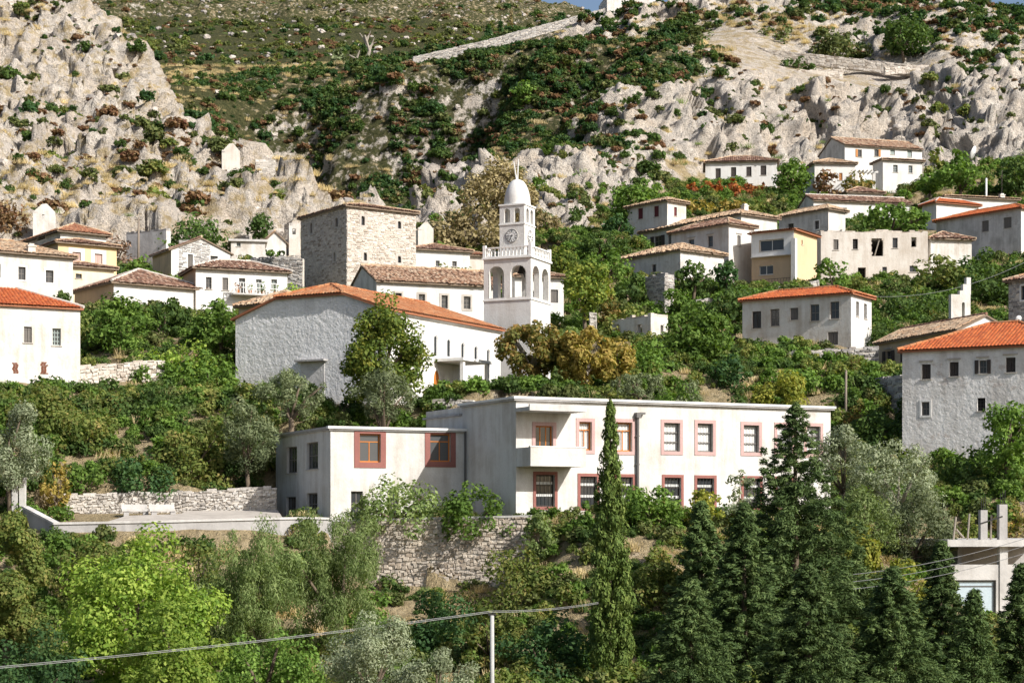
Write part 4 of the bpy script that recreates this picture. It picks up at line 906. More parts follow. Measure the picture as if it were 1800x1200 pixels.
# jagged hole of the beige ruin
h, root = RUIN, RUIN.root
hw = [r for r in h.wins if r[5] == 'h'][0]; mb = MB(); rg = random.Random(4); a0, a1, z0, z1 = hw[1:5]
n = 9
for k in range(n):
    z = z0 + (z1 - z0) * k / n; e1 = abs(math.sin(k * 1.3)) * .22 + (.15 if k < 2 else 0); e2 = -.25 + .55 * abs((k + .5) / n - .45) + rg.uniform(0, .16); e2 = max(.03, e2)
    h.fbox(mb, 'R', a0 - .02, a0 + e1 * .5, z, z + (z1 - z0) / n + .01, -.40, -.004 - .01 * rg.random()); h.fbox(mb, 'R', a1 - e2, a1 + .02, z, z + (z1 - z0) / n + .01, -.40, -.004 - .01 * rg.random())
_ = mb
tag(mb.build('broken_edge', 'stone_warm', root), kind='stuff')
mb = MB(); mb.tube([h.w(a0 + .45, -.02 + .25, z0 + .1), h.w(a0 + .95, .2, z1)], .07, 6); mb.build('fallen_beam', 'bark_pale', root)
mb = MB(); mb.box(h.w(.43, .43, h.H - .75), h.dR * (h.A - .86), h.dL * (h.B - .86), (0, 0, .25)); mb.build('upper_floor', 'concrete', root)  # unseen slab added inside to keep sun out of the roofless ruin

# holes and bare brick on the red roofed house at the left edge
h = HS[0]
for (u0, v0, u1, v1) in ((22, 637, 30, 656), (72, 637, 82, 657)):
    a0, a1 = h.hit(u0, h.dR), h.hit(u1, h.dR); dp = (h.p0 + h.dR * a0).y; mb = MB(); rg = random.Random(u0); zz = ZV(v1, dp) - h.p0.z; zt = ZV(v0, dp) - h.p0.z
    while zz < zt:
        x = a0 + rg.uniform(-.05, .05)
        while x < a1 - .05: h.fbox(mb, 'R', x, x + .16, zz, zz + .075, .002, .012 + .02 * rg.random()); x += .18
        zz += .09
    tag(mb.build('bare_brick_patch', 'brick_red', h.root), kind='stuff')
# bare stone on the white gabled house, balcony rail of the five-window house, dish
h = [q for q in HS if 'bare stone' in q.label][0]; mb = MB()
stones_on(mb, h, 'R', h.hit(370, h.dR), .3, h.H + .9, h.rects['R'], (.42, .16), .045, 5, h.hit(314, h.dR)); tag(mb.build('bare_stone_patch', 'stone_grey', h.root), kind='stuff')
h = [q for q in HS if 'railed balcony' in q.label][0]
x0, x1 = h.hit(405, h.dR), h.hit(492, h.dR); zz = ZV(519, 154) - h.p0.z; mb = MB(); h.fbox(mb, 'R', x0, x1, zz - .12, zz, .003, 1.1); bo = mb.build('balcony', 'concrete_light', h.root)
mb = MB()
for k in range(16): q = x0 + (x1 - x0 - .06) * k / 15; h.fbox(mb, 'R', q, q + .05, zz, zz + .9, 1.02, 1.07)
for q in (.45, .86): h.fbox(mb, 'R', x0, x1, zz + q, zz + q + .05, 1.01, 1.08)
mb.build('railing', 'white_paint', bo)
for k in range(4):
    q = x0 + (x1 - x0) * (k + .4) / 4; o = thing('flower_pot', h.p0 + h.fp('R', q, zz, .8), ['red flowering pot plant on the white railed balcony, left of three leafy pots', 'leafy potted plant on the white railed balcony, second from left', 'leafy potted plant on the white railed balcony, third from left', 'leafy potted plant at the right end of the white railed balcony'][k], 'potted plant', 'pots on the railed balcony')
    mb = MB(); mb.lathe((0, 0, 0), [(.11, 0), (.17, .3), (.15, .3), (.0, .28)], 10); mb.build('pot', 'tile_orange', o); h_pot = o
    PN = 60; V = rng.normal(0, .17, (PN, 3)) + np.array([0, 0, .5]); q4 = np.concatenate([V, V + rng.normal(0, .09, (PN, 3)), V + rng.normal(0, .09, (PN, 3)) + [.05, 0, .06]]); npmesh('leaves', q4, np.stack([np.arange(PN), np.arange(PN) + PN, np.arange(PN) + 2 * PN], 1), 'lf_autumn' if k == 0 else 'lf_green', o)

# ---------------------------------------------------------------- clock tower
TW.label = 'white clock tower with arched belfry, balustrade and pointed white dome'
h = TW; S0 = (h.A + h.B) / 2; h.A = h.B = S0; root = thing('clock_tower', h.p0, TW.label, 'clock tower'); h.root = root
zb = h.H
def arches(f, rc):
    d = h.dL if f == 'L' else h.dR; out = []
    for u0, v0, u1, v1 in rc:
        a0, a1 = sorted((h.hit(u0, d), h.hit(u1, d))); dp = (h.p0 + d * (a0 + a1) / 2).y; out.append((a0, a1, ZV(v1, dp) - h.p0.z, ZV(v0, dp) - h.p0.z, 1))
    return out
rl = arches('L', [(857.5, 468, 886, 524), (897.5, 464, 926, 522)])
zs0, zs1 = rl[0][2], rl[0][3]
def sym(n, wd, z0, z1, s0, s1): return [(s0 + (s1 - s0) * (k + .5) / n - wd / 2, s0 + (s1 - s0) * (k + .5) / n + wd / 2, z0, z1, 1) for k in range(n)]
ra = sym(2, S0 * .335, zs0, zs1, S0 * .03, S0 * .97)
mb = MB()
for f in ('L', 'R', 'RB', 'LB'): wall_face(mb, h, f, S0 - (.003 if f in ('L', 'RB') else 0), zs0 - .12, zb, ra, .45, .003 if f in ('L', 'RB') else 0)
mb.build('belfry_wall', 'white', root)
dr = arches('L', [(884, 686, 899, 703)])[0]; dr = (dr[0], dr[1], .02, dr[3], 0)
mb = MB()
for f in ('L', 'R', 'RB', 'LB'): wall_face(mb, h, f, S0 - (.003 if f in ('L', 'RB') else 0), -2.5, zs0 - .22, [dr] if f == 'L' else [], .45, .003 if f in ('L', 'RB') else 0)
mb.build('shaft_wall', 'white', root); make_window(h, root, 'L', *dr[:4], 'doorr')
mb = MB(); mb.box(h.w(-.07, -.07, zs0 - .219), h.dR * (S0 + .14), h.dL * (S0 + .14), (0, 0, .098)); mb.build('string_course', 'white_trim', root)
mb = MB(); mb.box(h.w(-.12, -.12, zb + .001), h.dR * (S0 + .24), h.dL * (S0 + .24), (0, 0, .14)); mb.build('balcony_floor', 'white_trim', root)
# balustrade
zr = zb + .141; rt = zr + .78; bl = MB()
for f in ('L', 'R', 'RB', 'LB'):
    h.fbox(bl, f, .16, S0 - .16, zr, zr + .09, -.16, .02); h.fbox(bl, f, .16, S0 - .16, rt - .09, rt, -.17, .03)
rail = bl.build('balustrade_rail', 'white_trim', root)
for f in ('L', 'R', 'RB', 'LB'):
    n = 12
    for k in range(n):
        mb = MB(); q = .3 + (S0 - .6) * k / (n - 1); mb.lathe(h.fp(f, q, zr + .088, -.07), [(.05, 0), (.05, .08), (.035, .12), (.065, .28), (.03, .44), (.05, .5), (.05, .605)], 8)
        mb.build('baluster', 'white_trim', root, True)
for a, b in ((0, 0), (1, 0), (0, 1), (1, 1)):
    mb = MB(); mb.box(h.w(a * S0 - .17 + (.0 if a else .12), b * S0 - .17 + (.0 if b else .12), zr), h.dR * .24, h.dL * .24, (0, 0, .95)); mb.build('corner_post', 'white_trim', root)
# clock storey and lantern
in0 = h.hit(873, h.dL); lo = S0 * .235; hi = S0 - lo
class Sub:                                      # smaller square on the same axes
    def __init__(s, a, b): s.a, s.b = a, b
    def fp(s, f, t, z, o=0):
        a, b = s.a, s.b
        if f == 'R': return h.w(a + t, a - o, z)
        if f == 'L': return h.w(a - o, a + t, z)
        if f == 'RB': return h.w(b + o, a + t, z)
        return h.w(a + t, b + o, z)
    fbox = House.fbox
sb = Sub(lo, hi); s2 = hi - lo; ztop = ZV(357, 138.6) - h.p0.z; zmid = ZV(390, 138.6) - h.p0.z
mb = MB()
for f in ('L', 'R', 'RB', 'LB'): wall_face(mb, sb, f, s2 - (.003 if f in ('L', 'RB') else 0), zb + .142, zmid - .05, [], .3, .003 if f in ('L', 'RB') else 0)
mb.build('clock_storey_wall', 'white', root)
mb = MB(); mb.box(h.w(lo - .06, lo - .06, zmid - .049), h.dR * (s2 + .12), h.dL * (s2 + .12), (0, 0, .1)); mb.build('string_course', 'white_trim', root)
la = sym(2, s2 * .235, zmid + .12, zmid + .052 + (ztop - zmid) * .82, s2 * .10, s2 * .90)
mb = MB()
for f in ('L', 'R', 'RB', 'LB'): wall_face(mb, sb, f, s2 - (.003 if f in ('L', 'RB') else 0), zmid + .052, ztop, la, .3, .003 if f in ('L', 'RB') else 0)
mb.build('lantern_wall', 'white', root)
mb = MB(); mb.box(h.w(lo - .07, lo - .07, ztop + .001), h.dR * (s2 + .14), h.dL * (s2 + .14), (0, 0, .12)); mb.build('cornice', 'white_trim', root)
rd_ = s2 * .5; hd = ZV(309, 138.6) - ZV(356, 138.6); ctr = h.w(S0 / 2, S0 / 2, ztop + .121)
mb = MB(); mb.lathe(ctr, [(rd_ * math.cos(q * math.pi / 2) ** .82, hd * math.sin(q * math.pi / 2) ** 1.05) for q in np.linspace(0, 1, 15)][:-1] + [(.002, hd)], 32); mb.build('dome', 'white', root, True)
for dx, tz in ((-.28, 1.45), (.08, 1.62)):
    mb = MB(); tp = ctr + Vector((0, 0, hd - .05)); mb.tube([tp + Vector((dx * .2, 0, 0)), tp + Vector((dx, 0, tz))], .055, 6, .035); mb.build('finial_rod', 'white_paint', root)
def clock(f):
    c = s2 / 2; zc = ZV(411, 138.6) - h.p0.z; r = .50
    def pt(ang, rr, o): return sb.fp(f, c + (rr * math.sin(ang)) * (1 if f == 'R' else -1), zc + rr * math.cos(ang), o)
    mb = MB(); mb.poly(*[pt(2 * math.pi * k / 40, r, .05) for k in range(40)])
    for k in range(40): mb.poly(pt(2 * math.pi * k / 40, r, .05), pt(2 * math.pi * (k + 1) / 40, r, .05), pt(2 * math.pi * (k + 1) / 40, r, -.01), pt(2 * math.pi * k / 40, r, -.01))
    dial = mb.build('clock_dial', 'clock_white', root)
    mb = MB()
    for ra_, rb_ in ((r * .93, r * 1.02), (r * .50, r * .54)):
        for k in range(40):
            a, b = 2 * math.pi * k / 40, 2 * math.pi * (k + 1) / 40; mb.poly(pt(a, ra_, .06), pt(b, ra_, .06), pt(b, rb_, .06), pt(a, rb_, .06))
    mb.build('dial_ring', 'clock_dark', dial)
    num = ['XII', 'I', 'II', 'III', 'IIII', 'V', 'VI', 'VII', 'VIII', 'IX', 'X', 'XI']
    for i, tx in enumerate(num):
        mb = MB(); a0 = 2 * math.pi * i / 12; wds = {'I': .034, 'V': .075, 'X': .08}; tot = sum(wds[q] for q in tx); x = -tot / 2; r0, r1 = r * .62, r * .88
        sg = 1 if f == 'R' else -1
        def st(xa, ra, xb, rb, tk=.011):
            def q(xx, rr): return sb.fp(f, c + sg * (rr * math.sin(a0) + xx * math.cos(a0)), zc + rr * math.cos(a0) - xx * math.sin(a0), .061)
            mb.poly(q(xa - tk, ra), q(xa + tk, ra), q(xb + tk, rb), q(xb - tk, rb))
        for ch in tx:
            wc = wds[ch]; m2 = x + wc / 2
            if ch == 'I': st(m2, r0, m2, r1)
            elif ch == 'V': st(x + .015, r1, m2, r0); st(x + wc - .015, r1, m2, r0)
            else: st(x + .012, r0, x + wc - .012, r1); st(x + .012, r1, x + wc - .012, r0)
            x += wc
        mb.build('numeral', 'clock_dark', dial)
    for ang, ln_, tk in ((2 * math.pi * 45 / 60, r * .80, .028), (2 * math.pi * (6.75 / 12), r * .70, .036)):
        mb = MB(); o = .075; sg = 1 if f == 'R' else -1
        def q(t_, s_): return sb.fp(f, c + sg * (s_ * math.sin(ang) + t_ * math.cos(ang)), zc + s_ * math.cos(ang) - t_ * math.sin(ang), o)
        mb.poly(q(-tk, -.1), q(tk, -.1), q(tk * .5, ln_), q(-tk * .5, ln_)); mb.build('clock_hand', 'clock_dark', dial)
clock('L'); clock('R')
# floor of the belfry, stair and bell seen through the arches
mb = MB(); mb.box(h.w(.46, .46, zs0 - .118), h.dR * (S0 - .92), h.dL * (S0 - .92), (0, 0, .1)); mb.build('belfry_floor', 'concrete', root)
mb = MB(); p, q = h.w(S0 * .7, S0 * .18, zs0), h.w(S0 * .7, S0 * .52, zb - .05)
for sd in (-.2, .2): mb.tube([p + h.dR * sd, q + h.dR * sd], .05, 6)
for k in range(9): c = p.lerp(q, (k + .5) / 9); mb.tube([c - h.dR * .2, c + h.dR * .2], .03, 5)
mb.build('stair_ladder', 'iron', root)
mb = MB(); c = h.w(S0 * .5, S0 * .42, zb - .9); mb.lathe(c, [(.30, 0), (.27, .08), (.19, .25), (.16, .42), (.08, .52), (.0, .54)], 16); mb.tube([c + Vector((0, 0, .5)), c + Vector((0, 0, .95))], .03); mb.build('bell', 'iron', root, True)

# ---------------------------------------------------------------- free standing walls, courtyard, poles
class Seg:
    def __init__(s, a, b, o):
        s.a = a - o; d = (b - a); s.len = Vector((d.x, d.y, 0)).length; s.d = d / s.len; s.n = Vector((d.y, -d.x, 0)).normalized()
        if s.n.y > 0: s.n = -s.n
    def fp(s, f, t, z, o=0): return s.a + s.d * t + s.n * o + Vector((0, 0, z))
    fbox = House.fbox
def rubble_wall(label, pts, hgt, th=.55, stone='stone_warm', core='mortar', size=(.5, .3), cap=None, seed=2, ragged=True, name='stone_wall'):
    """pts: (u, v of the wall top, D)"""
    W3 = [P(*p) for p in pts]; base = W3[len(W3) // 2] - Vector((0, 0, hgt)); root = thing(name, base, label, 'wall')
    core_b, st, cp_ = MB(), MB(), MB(); rg = random.Random(seed)
    for i in range(len(W3) - 1):
        s = Seg(W3[i], W3[i + 1], base); s.fbox(core_b, 'x', 0, s.len, -hgt, -.02, -th, 0)
        if stone: stones_on(st, s, 'x', s.len, -hgt, 0, [], (size[0] * .85, size[1] * .9), .10, seed + i, 0.0, size[1] * .24)
        x = 0
        while ragged and x < s.len:
            ww = rg.uniform(.3, .8); s.fbox(st, 'x', x, min(s.len, x + ww - .02), -.02, rg.uniform(.02, .17), -th + .03, -.02); x += ww
        if cap: s.fbox(cp_, 'x', -.02, s.len + .02, -.02, .10, -th - .06, .07)
    core_b.build('wall_core', core, root)
    if st.v: tag(st.build('stones', stone, root), kind='stuff')
    if cap: cp_.build('coping', cap, root)
    return root
rubble_wall('grey concrete parapet along the front of the empty courtyard', [(40, 892, 100.2), (95, 921, 97), (300, 917, 98), (492, 912, 99.2), (548, 911, 100.0), (590, 913, 100.7)], 1.25, .28, None, 'concrete', cap='concrete_light', ragged=False)
rubble_wall('whitish rubble wall along the back of the empty courtyard', [(112, 872, 106.2), (210, 868, 106.6), (320, 866, 106.9), (486, 858, 107.3)], 2.0, .5, 'stone_white', size=(.30, .18))
rubble_wall('high retaining wall of pale rubble below the cream annexe', [(585, 917, 100.6), (670, 914, 100.2), (800, 911, 99.7), (932, 908, 99.0)], 5.2, .6, 'stone_beige', size=(.30, .21), cap='concrete_light', ragged=False)
rubble_wall('terrace wall of tan stones right of the left white house', [(140, 646, 121.4), (205, 640, 122.4), (290, 634, 123.6)], 3.6, .5, 'stone_warm', size=(.4, .22))
rubble_wall('low dark terrace wall under the grey house with five windows', [(1300, 627, 145.0), (1420, 617, 143.5), (1545, 611, 143.8)], 1.9, .5, 'stone_grey', size=(.45, .22))
rubble_wall('slanting stone terrace wall below the tan loggia house', [(1222, 530, 169), (1330, 512, 173), (1440, 494, 176.5)], 2.6, .5, 'stone_grey', size=(.5, .25))
rubble_wall('dark stone garden wall joined to the left of the stone tower house', [(440, 456, 170), (480, 452, 168), (532, 455, 167.6)], 5, .6, 'stone_grey', size=(.5, .22))
rubble_wall('long stone wall climbing the ridge crest to the fortress', [(726, 101, 378), (790, 86, 379.5), (850, 73, 381), (905, 57, 383), (960, 43, 385), (1010, 30, 387), (1068, 14, 389.5)], 4.6, .8, 'stone_grey', size=(.8, .35))
rubble_wall('upper pale terrace wall curving down the right hillside', [(1262, 66, 352), (1300, 76, 347), (1345, 88, 343), (1440, 97, 340), (1520, 106, 338), (1610, 116, 336)], 2.0, .8, 'stone_warm', size=(.8, .45))
rubble_wall('lower pale terrace wall above the right cliffs', [(1340, 122, 331), (1420, 124, 331.5), (1482, 123, 332)], 1.8, .8, 'stone_warm', size=(.8, .45))
rubble_wall('short pale terrace wall right of the pointed rock on the hill', [(1556, 119, 334.5), (1610, 116, 335.5), (1672, 113, 336)], 1.3, .8, 'stone_warm', size=(.8, .45))
rubble_wall('mossy stone bank wall left of the large rough white house', [(1538, 668, 131), (1560, 664, 130), (1592, 660, 128.5)], 4.5, .6, 'stone_grey', size=(.5, .3))
rubble_wall('pale rubble bank behind the unfinished concrete building', [(1660, 905, 103.5), (1740, 890, 103), (1850, 868, 102)], 4.5, .6, 'stone_warm', size=(.45, .32))
rubble_wall('low heap-like white rubble wall before the church porch', [(760, 706, 117.8), (800, 703, 117.6), (832, 706, 117.2)], 1.6, .5, 'stone_white', size=(.4, .25))
rubble_wall('broken stone pillar wall among bushes above the gold trees', [(1036, 552, 150), (1049, 553, 150)], 3.2, .6, 'stone_white', size=(.35, .25))

# stepped ruin with a little arched doorway, right
h = House('ruined_wall', 'stepped white ruin wall with a narrow arched doorway', 1672, 517, 565, None, 1706, 158, 12, wL=3)
rt = thing('ruined_wall', h.p0, h.label, 'ruin'); mb = MB(); ar = [(h.hit(1691, h.dR), h.hit(1696, h.dR), h.H * .10, h.H * .72, 1)]
wall_face(mb, h, 'R', h.A, -2, h.H, ar, .5, 0, None, True); mb.build('wall', 'white_worn', rt)
mb = MB()
for k, (f0, f1, e) in enumerate(((.45, .62, .35), (.62, .80, .9), (.80, 1.02, 1.5))): h.fbox(mb, 'R', h.A * f0, h.A * f1, h.H + .002, h.H + e, -.48, -.004)
mb.build('stepped_top', 'white_worn', rt)

# courtyard floor slab and two concrete benches
cy = MB(); q = [P(215, 922, 98.05), P(300, 920, 98.4), P(488, 915, 99.7), P(500, 913, 101), P(488, 886, 107.0), P(330, 886, 106.6), P(318, 900, 104.9), P(222, 902, 103.6), P(190, 912, 100.5)]
cy.poly(*[(p.x, p.y, -.50 + (p.y - 97.3) * .10) for p in q]); tag(cy.build('courtyard_paving', 'paving'), kind='structure')
for k, (u0, u1) in enumerate(((214, 260), (263, 308))):
    a, b_ = P(u0, 905, 104), P(u1, 903, 104.4); d = (b_ - a); d.z = 0; n = Vector((-d.y, d.x, 0)).normalized(); a.z = -.50 + (a.y - 97.3) * .10 + .16
    o = thing('bench', a, ['long concrete bench in the courtyard, the left one of two', 'long concrete bench in the courtyard, the right one of two'][k], 'bench', 'courtyard benches')
    mb = MB(); mb.box((0, 0, .05), d, n * .55, (0, 0, .14)); mb.build('seat', 'concrete_light', o)
    mb = MB(); mb.box(n * .55 + Vector((0, 0, .05)), d, n * .16, (0, 0, .40)); mb.build('backrest', 'concrete_light', o)
    for f in (.08, .82):
        mb = MB(); mb.box(d * f + n * .05 + Vector((0, 0, -.3)), d.normalized() * .3, n * .4, (0, 0, .348)); mb.build('leg', 'concrete', o)
o = thing('gate_pillar', P(36, 885, 103), 'pair of concrete gate posts left of the courtyard', 'gate post')
for u in (27, 40): mb = MB(); p = P(u, 885, 103) - o.location; mb.box(p + Vector((-.16, -.16, -1)), (.32, 0, 0), (0, .32, 0), (0, 0, 2.4)); mb.box(p + Vector((-.2, -.2, 1.4)), (.4, 0, 0), (0, .4, 0), (0, 0, .12)); mb.build('post', 'concrete_light', o)

# unfinished concrete building at the lower right
h = House('concrete_building', 'unfinished grey concrete frame building with open floor and bare columns', 1672, 948, 1090, None, 1880, 92, 4, wL=7, cat='building')
rt = thing('concrete_building', h.p0, h.label, 'building'); zz = lambda v: ZV(v, 92) - h.p0.z
def part(name, mat, *bx):
    mb = MB()
    for (t0, t1, z0, z1, o0, o1) in bx: h.fbox(mb, 'R', t0, t1, z0, z1, o0, o1)
    return mb.build(name, mat, rt)
U = lambda u: h.hit(u, h.dR)
part('floor_slab', 'concrete_light', (-.3, h.A, zz(960), zz(948), -6.5, .35))
part('lower_wall', 'concrete_light', (-.2, U(1660), -2, zz(992), -.3, 0), (U(1751), U(1757) - .003, -2, zz(992), -.3, 0), (U(1660), U(1751), zz(1019), zz(992), -.3, 0), (U(1771) + .003, h.A, -2, zz(992), -.3, 0))
for u0, u1 in ((1757, 1771), (1858, 1872)): part('column', 'concrete_light', (U(u0), U(u1), -2, zz(960) - .002, -.38, .06))
part('back_wall', 'concrete', (-.2, h.A, -2, zz(960), -5.5, -5.2)); part('partition_wall', 'concrete', (U(1700), U(1700) + .2, -2, zz(960) - .01, -5.19, -1.5))
g = part('garage_door', 'garage_blue', (U(1660), U(1751), -2, zz(1019), -.22, -.16)); mb = MB()
h.fbox(mb, 'R', U(1660), U(1751) - .02, zz(1022), zz(1020), -.16, -.12); h.fbox(mb, 'R', U(1748), U(1751) - .02, -2, zz(1022), -.16, -.12); h.fbox(mb, 'R', U(1660), U(1748), zz(1031), zz(1029), -.16, -.13); mb.build('door_track', 'pipe_grey', g)
for u0, u1, v in ((1724, 1736, 896), (1757, 1771, 886)):
    c_ = part('column_stub', 'concrete', (U(u0), U(u1), zz(948) + .002, zz(v), -.4, 0)); mb = MB()
    for t_ in (.2, .5, .8): q = h.fp('R', U(u0) + (U(u1) - U(u0)) * t_, zz(v) - .05, -.1 - .1 * t_); mb.tube([q, q + Vector((.03 * t_, 0, .55 + .3 * t_))], .018, 5)
    mb.build('rebar', 'iron', c_)
for u0, v0, u1, v1 in ((1679, 948, 1684, 908), (1704, 948, 1708, 902), (1684, 930, 1698, 945), (1745, 948, 1747, 905)):
    mb = MB(); mb.tube([h.fp('R', U(u0), zz(v0), -.3), h.fp('R', U(u1), zz(v1), -.35)], .05, 6); mb.build('prop', 'bark_pale', rt)
mb = MB(); mb.tube([h.fp('R', U(1723), zz(920), .02), h.fp('R', U(1762), zz(907), .02)], .035, 6); mb.build('rail', 'iron', rt)

# pergola of the upper white houses
o = thing('pergola', P(1520, 345, 249), 'white pillared pergola between the two upper white houses', 'pergola')
for u, D in ((1505, 248), (1536, 249)):
    mb = MB(); p = P(u, 345, D) - o.location; mb.box(p + Vector((-.2, -.2, -1)), (.4, 0, 0), (0, .4, 0), (0, 0, 4.2)); mb.build('pillar', 'white', o)
p = P(1500, 304, 248) - o.location; mb = MB(); mb.box(p, (3.4, 0, 0), (0, .3, 0), (0, 0, .25)); mb.build('beam', 'white', o)
for k in range(6): mb = MB(); mb.box(p + Vector((.2 + .55 * k, -.3, .251)), (.1, 0, 0), (0, 3, 0), (0, 0, .12)); mb.build('rafter', 'bark_pale', o)

# poles and cables
def sag(a, b, s, n=18): return [a.lerp(b, k / n) - Vector((0, 0, s * 4 * (k / n) * (1 - k / n))) for k in range(n + 1)]
def cable(label, pts, r, mat, n=2, gap=.09, s=.6):
    base = pts[0].copy(); o = thing('cable', base, label, 'cable')
    for j in range(n):
        mb = MB()
        for a, b in zip(pts[:-1], pts[1:]): mb.tube([q - base + Vector((0, 0, -gap * j)) for q in sag(a, b, s)], r, 5)
        mb.build('strand', mat, o)
    return o
pp = P(865, 1076, 66); gz = ground(pp.x, pp.y)
o = thing('utility_pole', (pp.x, pp.y, gz), 'grey metal utility pole standing in the lower foreground', 'utility pole'); mb = MB(); mb.tube([(0, 0, -.5), (0, 0, pp.z - gz - .1)], .095, 10, .075); mb.build('pole', 'pole_grey', o, True)
mb = MB(); mb.box((-.14, -.05, pp.z - gz - .1), (.28, 0, 0), (0, .1, 0), (0, 0, .07)); mb.build('bracket', 'iron', o)
cable('pale twin cable crossing the lower foreground over the pole', [P(-60, 1176, 58), P(865, 1073, 66), P(1072, 1054, 77.6)], .0095, 'cable', 2, .05, .12)
cable('bundle of three pale cables at the lower right', [P(1500, 1009, 75), P(1850, 930, 74)], .012, 'cable', 3, .30, .25)
cable('thin pale cable slung above the red roof at right', [P(1537, 521, 148), P(1840, 440, 150)], .013, 'cable', 1, .1, 1.1)
for lab, u, v0, v1, D, r, mt in (('weathered wooden pole beside the dark walled ruin at left', 243, 382, 455, 181, .13, 'pole_wood'), ('leaning wooden pole in the dark terraces left of the large rough house', 1486, 652, 716, 127, .10, 'pole_wood'), ('slim pale pole in the trees at the upper right edge', 1761, 294, 330, 238, .10, 'bark_pale'), ('short white post at the upper right garden', 1733, 314, 334, 237, .16, 'white_paint')):
    p, q = P(u, v0, D), P(u, v1, D); gz = min(q.z, ground(p.x, D)); o = thing('wooden_pole' if 'wood' in lab else 'post', (q.x, D, gz), lab, 'pole'); mb = MB(); mb.tube([(0, 0, -.6), (.05, 0, p.z - gz)], r, 8, r * .8); mb.build('shaft', mt, o, True)
    mb = MB(); mb.box((-.35, -.08, p.z - gz - .3), (.7, 0, 0), (0, .1, 0), (0, 0, .1)) if 'ruin' in lab else mb.lathe((.05, 0, p.z - gz), [(r * .8, 0), (r * .9, .04), (0, .1)], 8); mb.build('crossarm' if 'ruin' in lab else 'cap', mt, o)
def dish(label, u, v, D, r, yaw):
    p = P(u, v, D); o = thing('satellite_dish', p, label, 'satellite dish'); o.rotation_euler = (R(-68), 0, R(yaw)); mb = MB(); mb.lathe((0, 0, 0), [(.01, .0), (r * .4, .04 * r), (r * .75, .14 * r), (r, .26 * r), (r * 1.01, .24 * r), (r * .7, .1 * r), (.01, -.03)], 20); mb.build('reflector', 'dish_grey', o, True)
    mb = MB(); mb.tube([(0, -r, .2 * r), (0, 0, r * .9)], .025 * r + .01); mb.tube([(0, 0, 0), (0, .25, -.35)], .04); mb.build('feed_arm', 'iron', o)
dish('white satellite dish on the stone house at the right edge', 1791, 561, 138, .28, 20)
dish('large grey satellite dish beside the garden at the upper right', 1713, 270, 246, 1.0, 60)

# ---------------------------------------------------------------- vegetation
def leaf_quads(C, rad, n, size, rg, zsc=1.0, up=.25, shell=.5, aspect=.55, upl=0.0, rad_t=0.0):
    C = np.asarray(C, float); rad = np.asarray(rad, float); pr = rad ** 1.6; k = rg.choice(len(C), n, p=pr / pr.sum())
    d = rg.normal(size=(n, 3)); d /= np.linalg.norm(d, axis=1, keepdims=True)
    r = rad[k] * (shell + (1 - shell) * rg.random(n) ** .6)
    p = C[k] + d * r[:, None] * np.array([1, 1, zsc])
    nn = d * 1.0 + rg.normal(size=(n, 3)) * .42 + np.array([0, 0, up]); nn /= np.linalg.norm(nn, axis=1, keepdims=True)
    tn = rg.normal(size=(n, 3)) + np.array([0, 0, upl * 3]);
    if rad_t: hd = p.copy(); hd[:, 2] = .25 * np.linalg.norm(hd[:, :2], axis=1); hd /= np.maximum(np.linalg.norm(hd, axis=1, keepdims=True), 1e-4); tn = tn * .6 + hd * rad_t + d * .8
    tn -= nn * (tn * nn).sum(1, keepdims=True); tn /= np.maximum(np.linalg.norm(tn, axis=1, keepdims=True), 1e-5)
    bn = np.cross(nn, tn); s = size * (.55 + .9 * rg.random(n))[:, None]
    V = np.stack([p - tn * s * .5, p + bn * s * aspect * .5, p + tn * s * .5 + nn * s * .08, p - bn * s * aspect * .5], 1)
    return V.reshape(-1, 3)
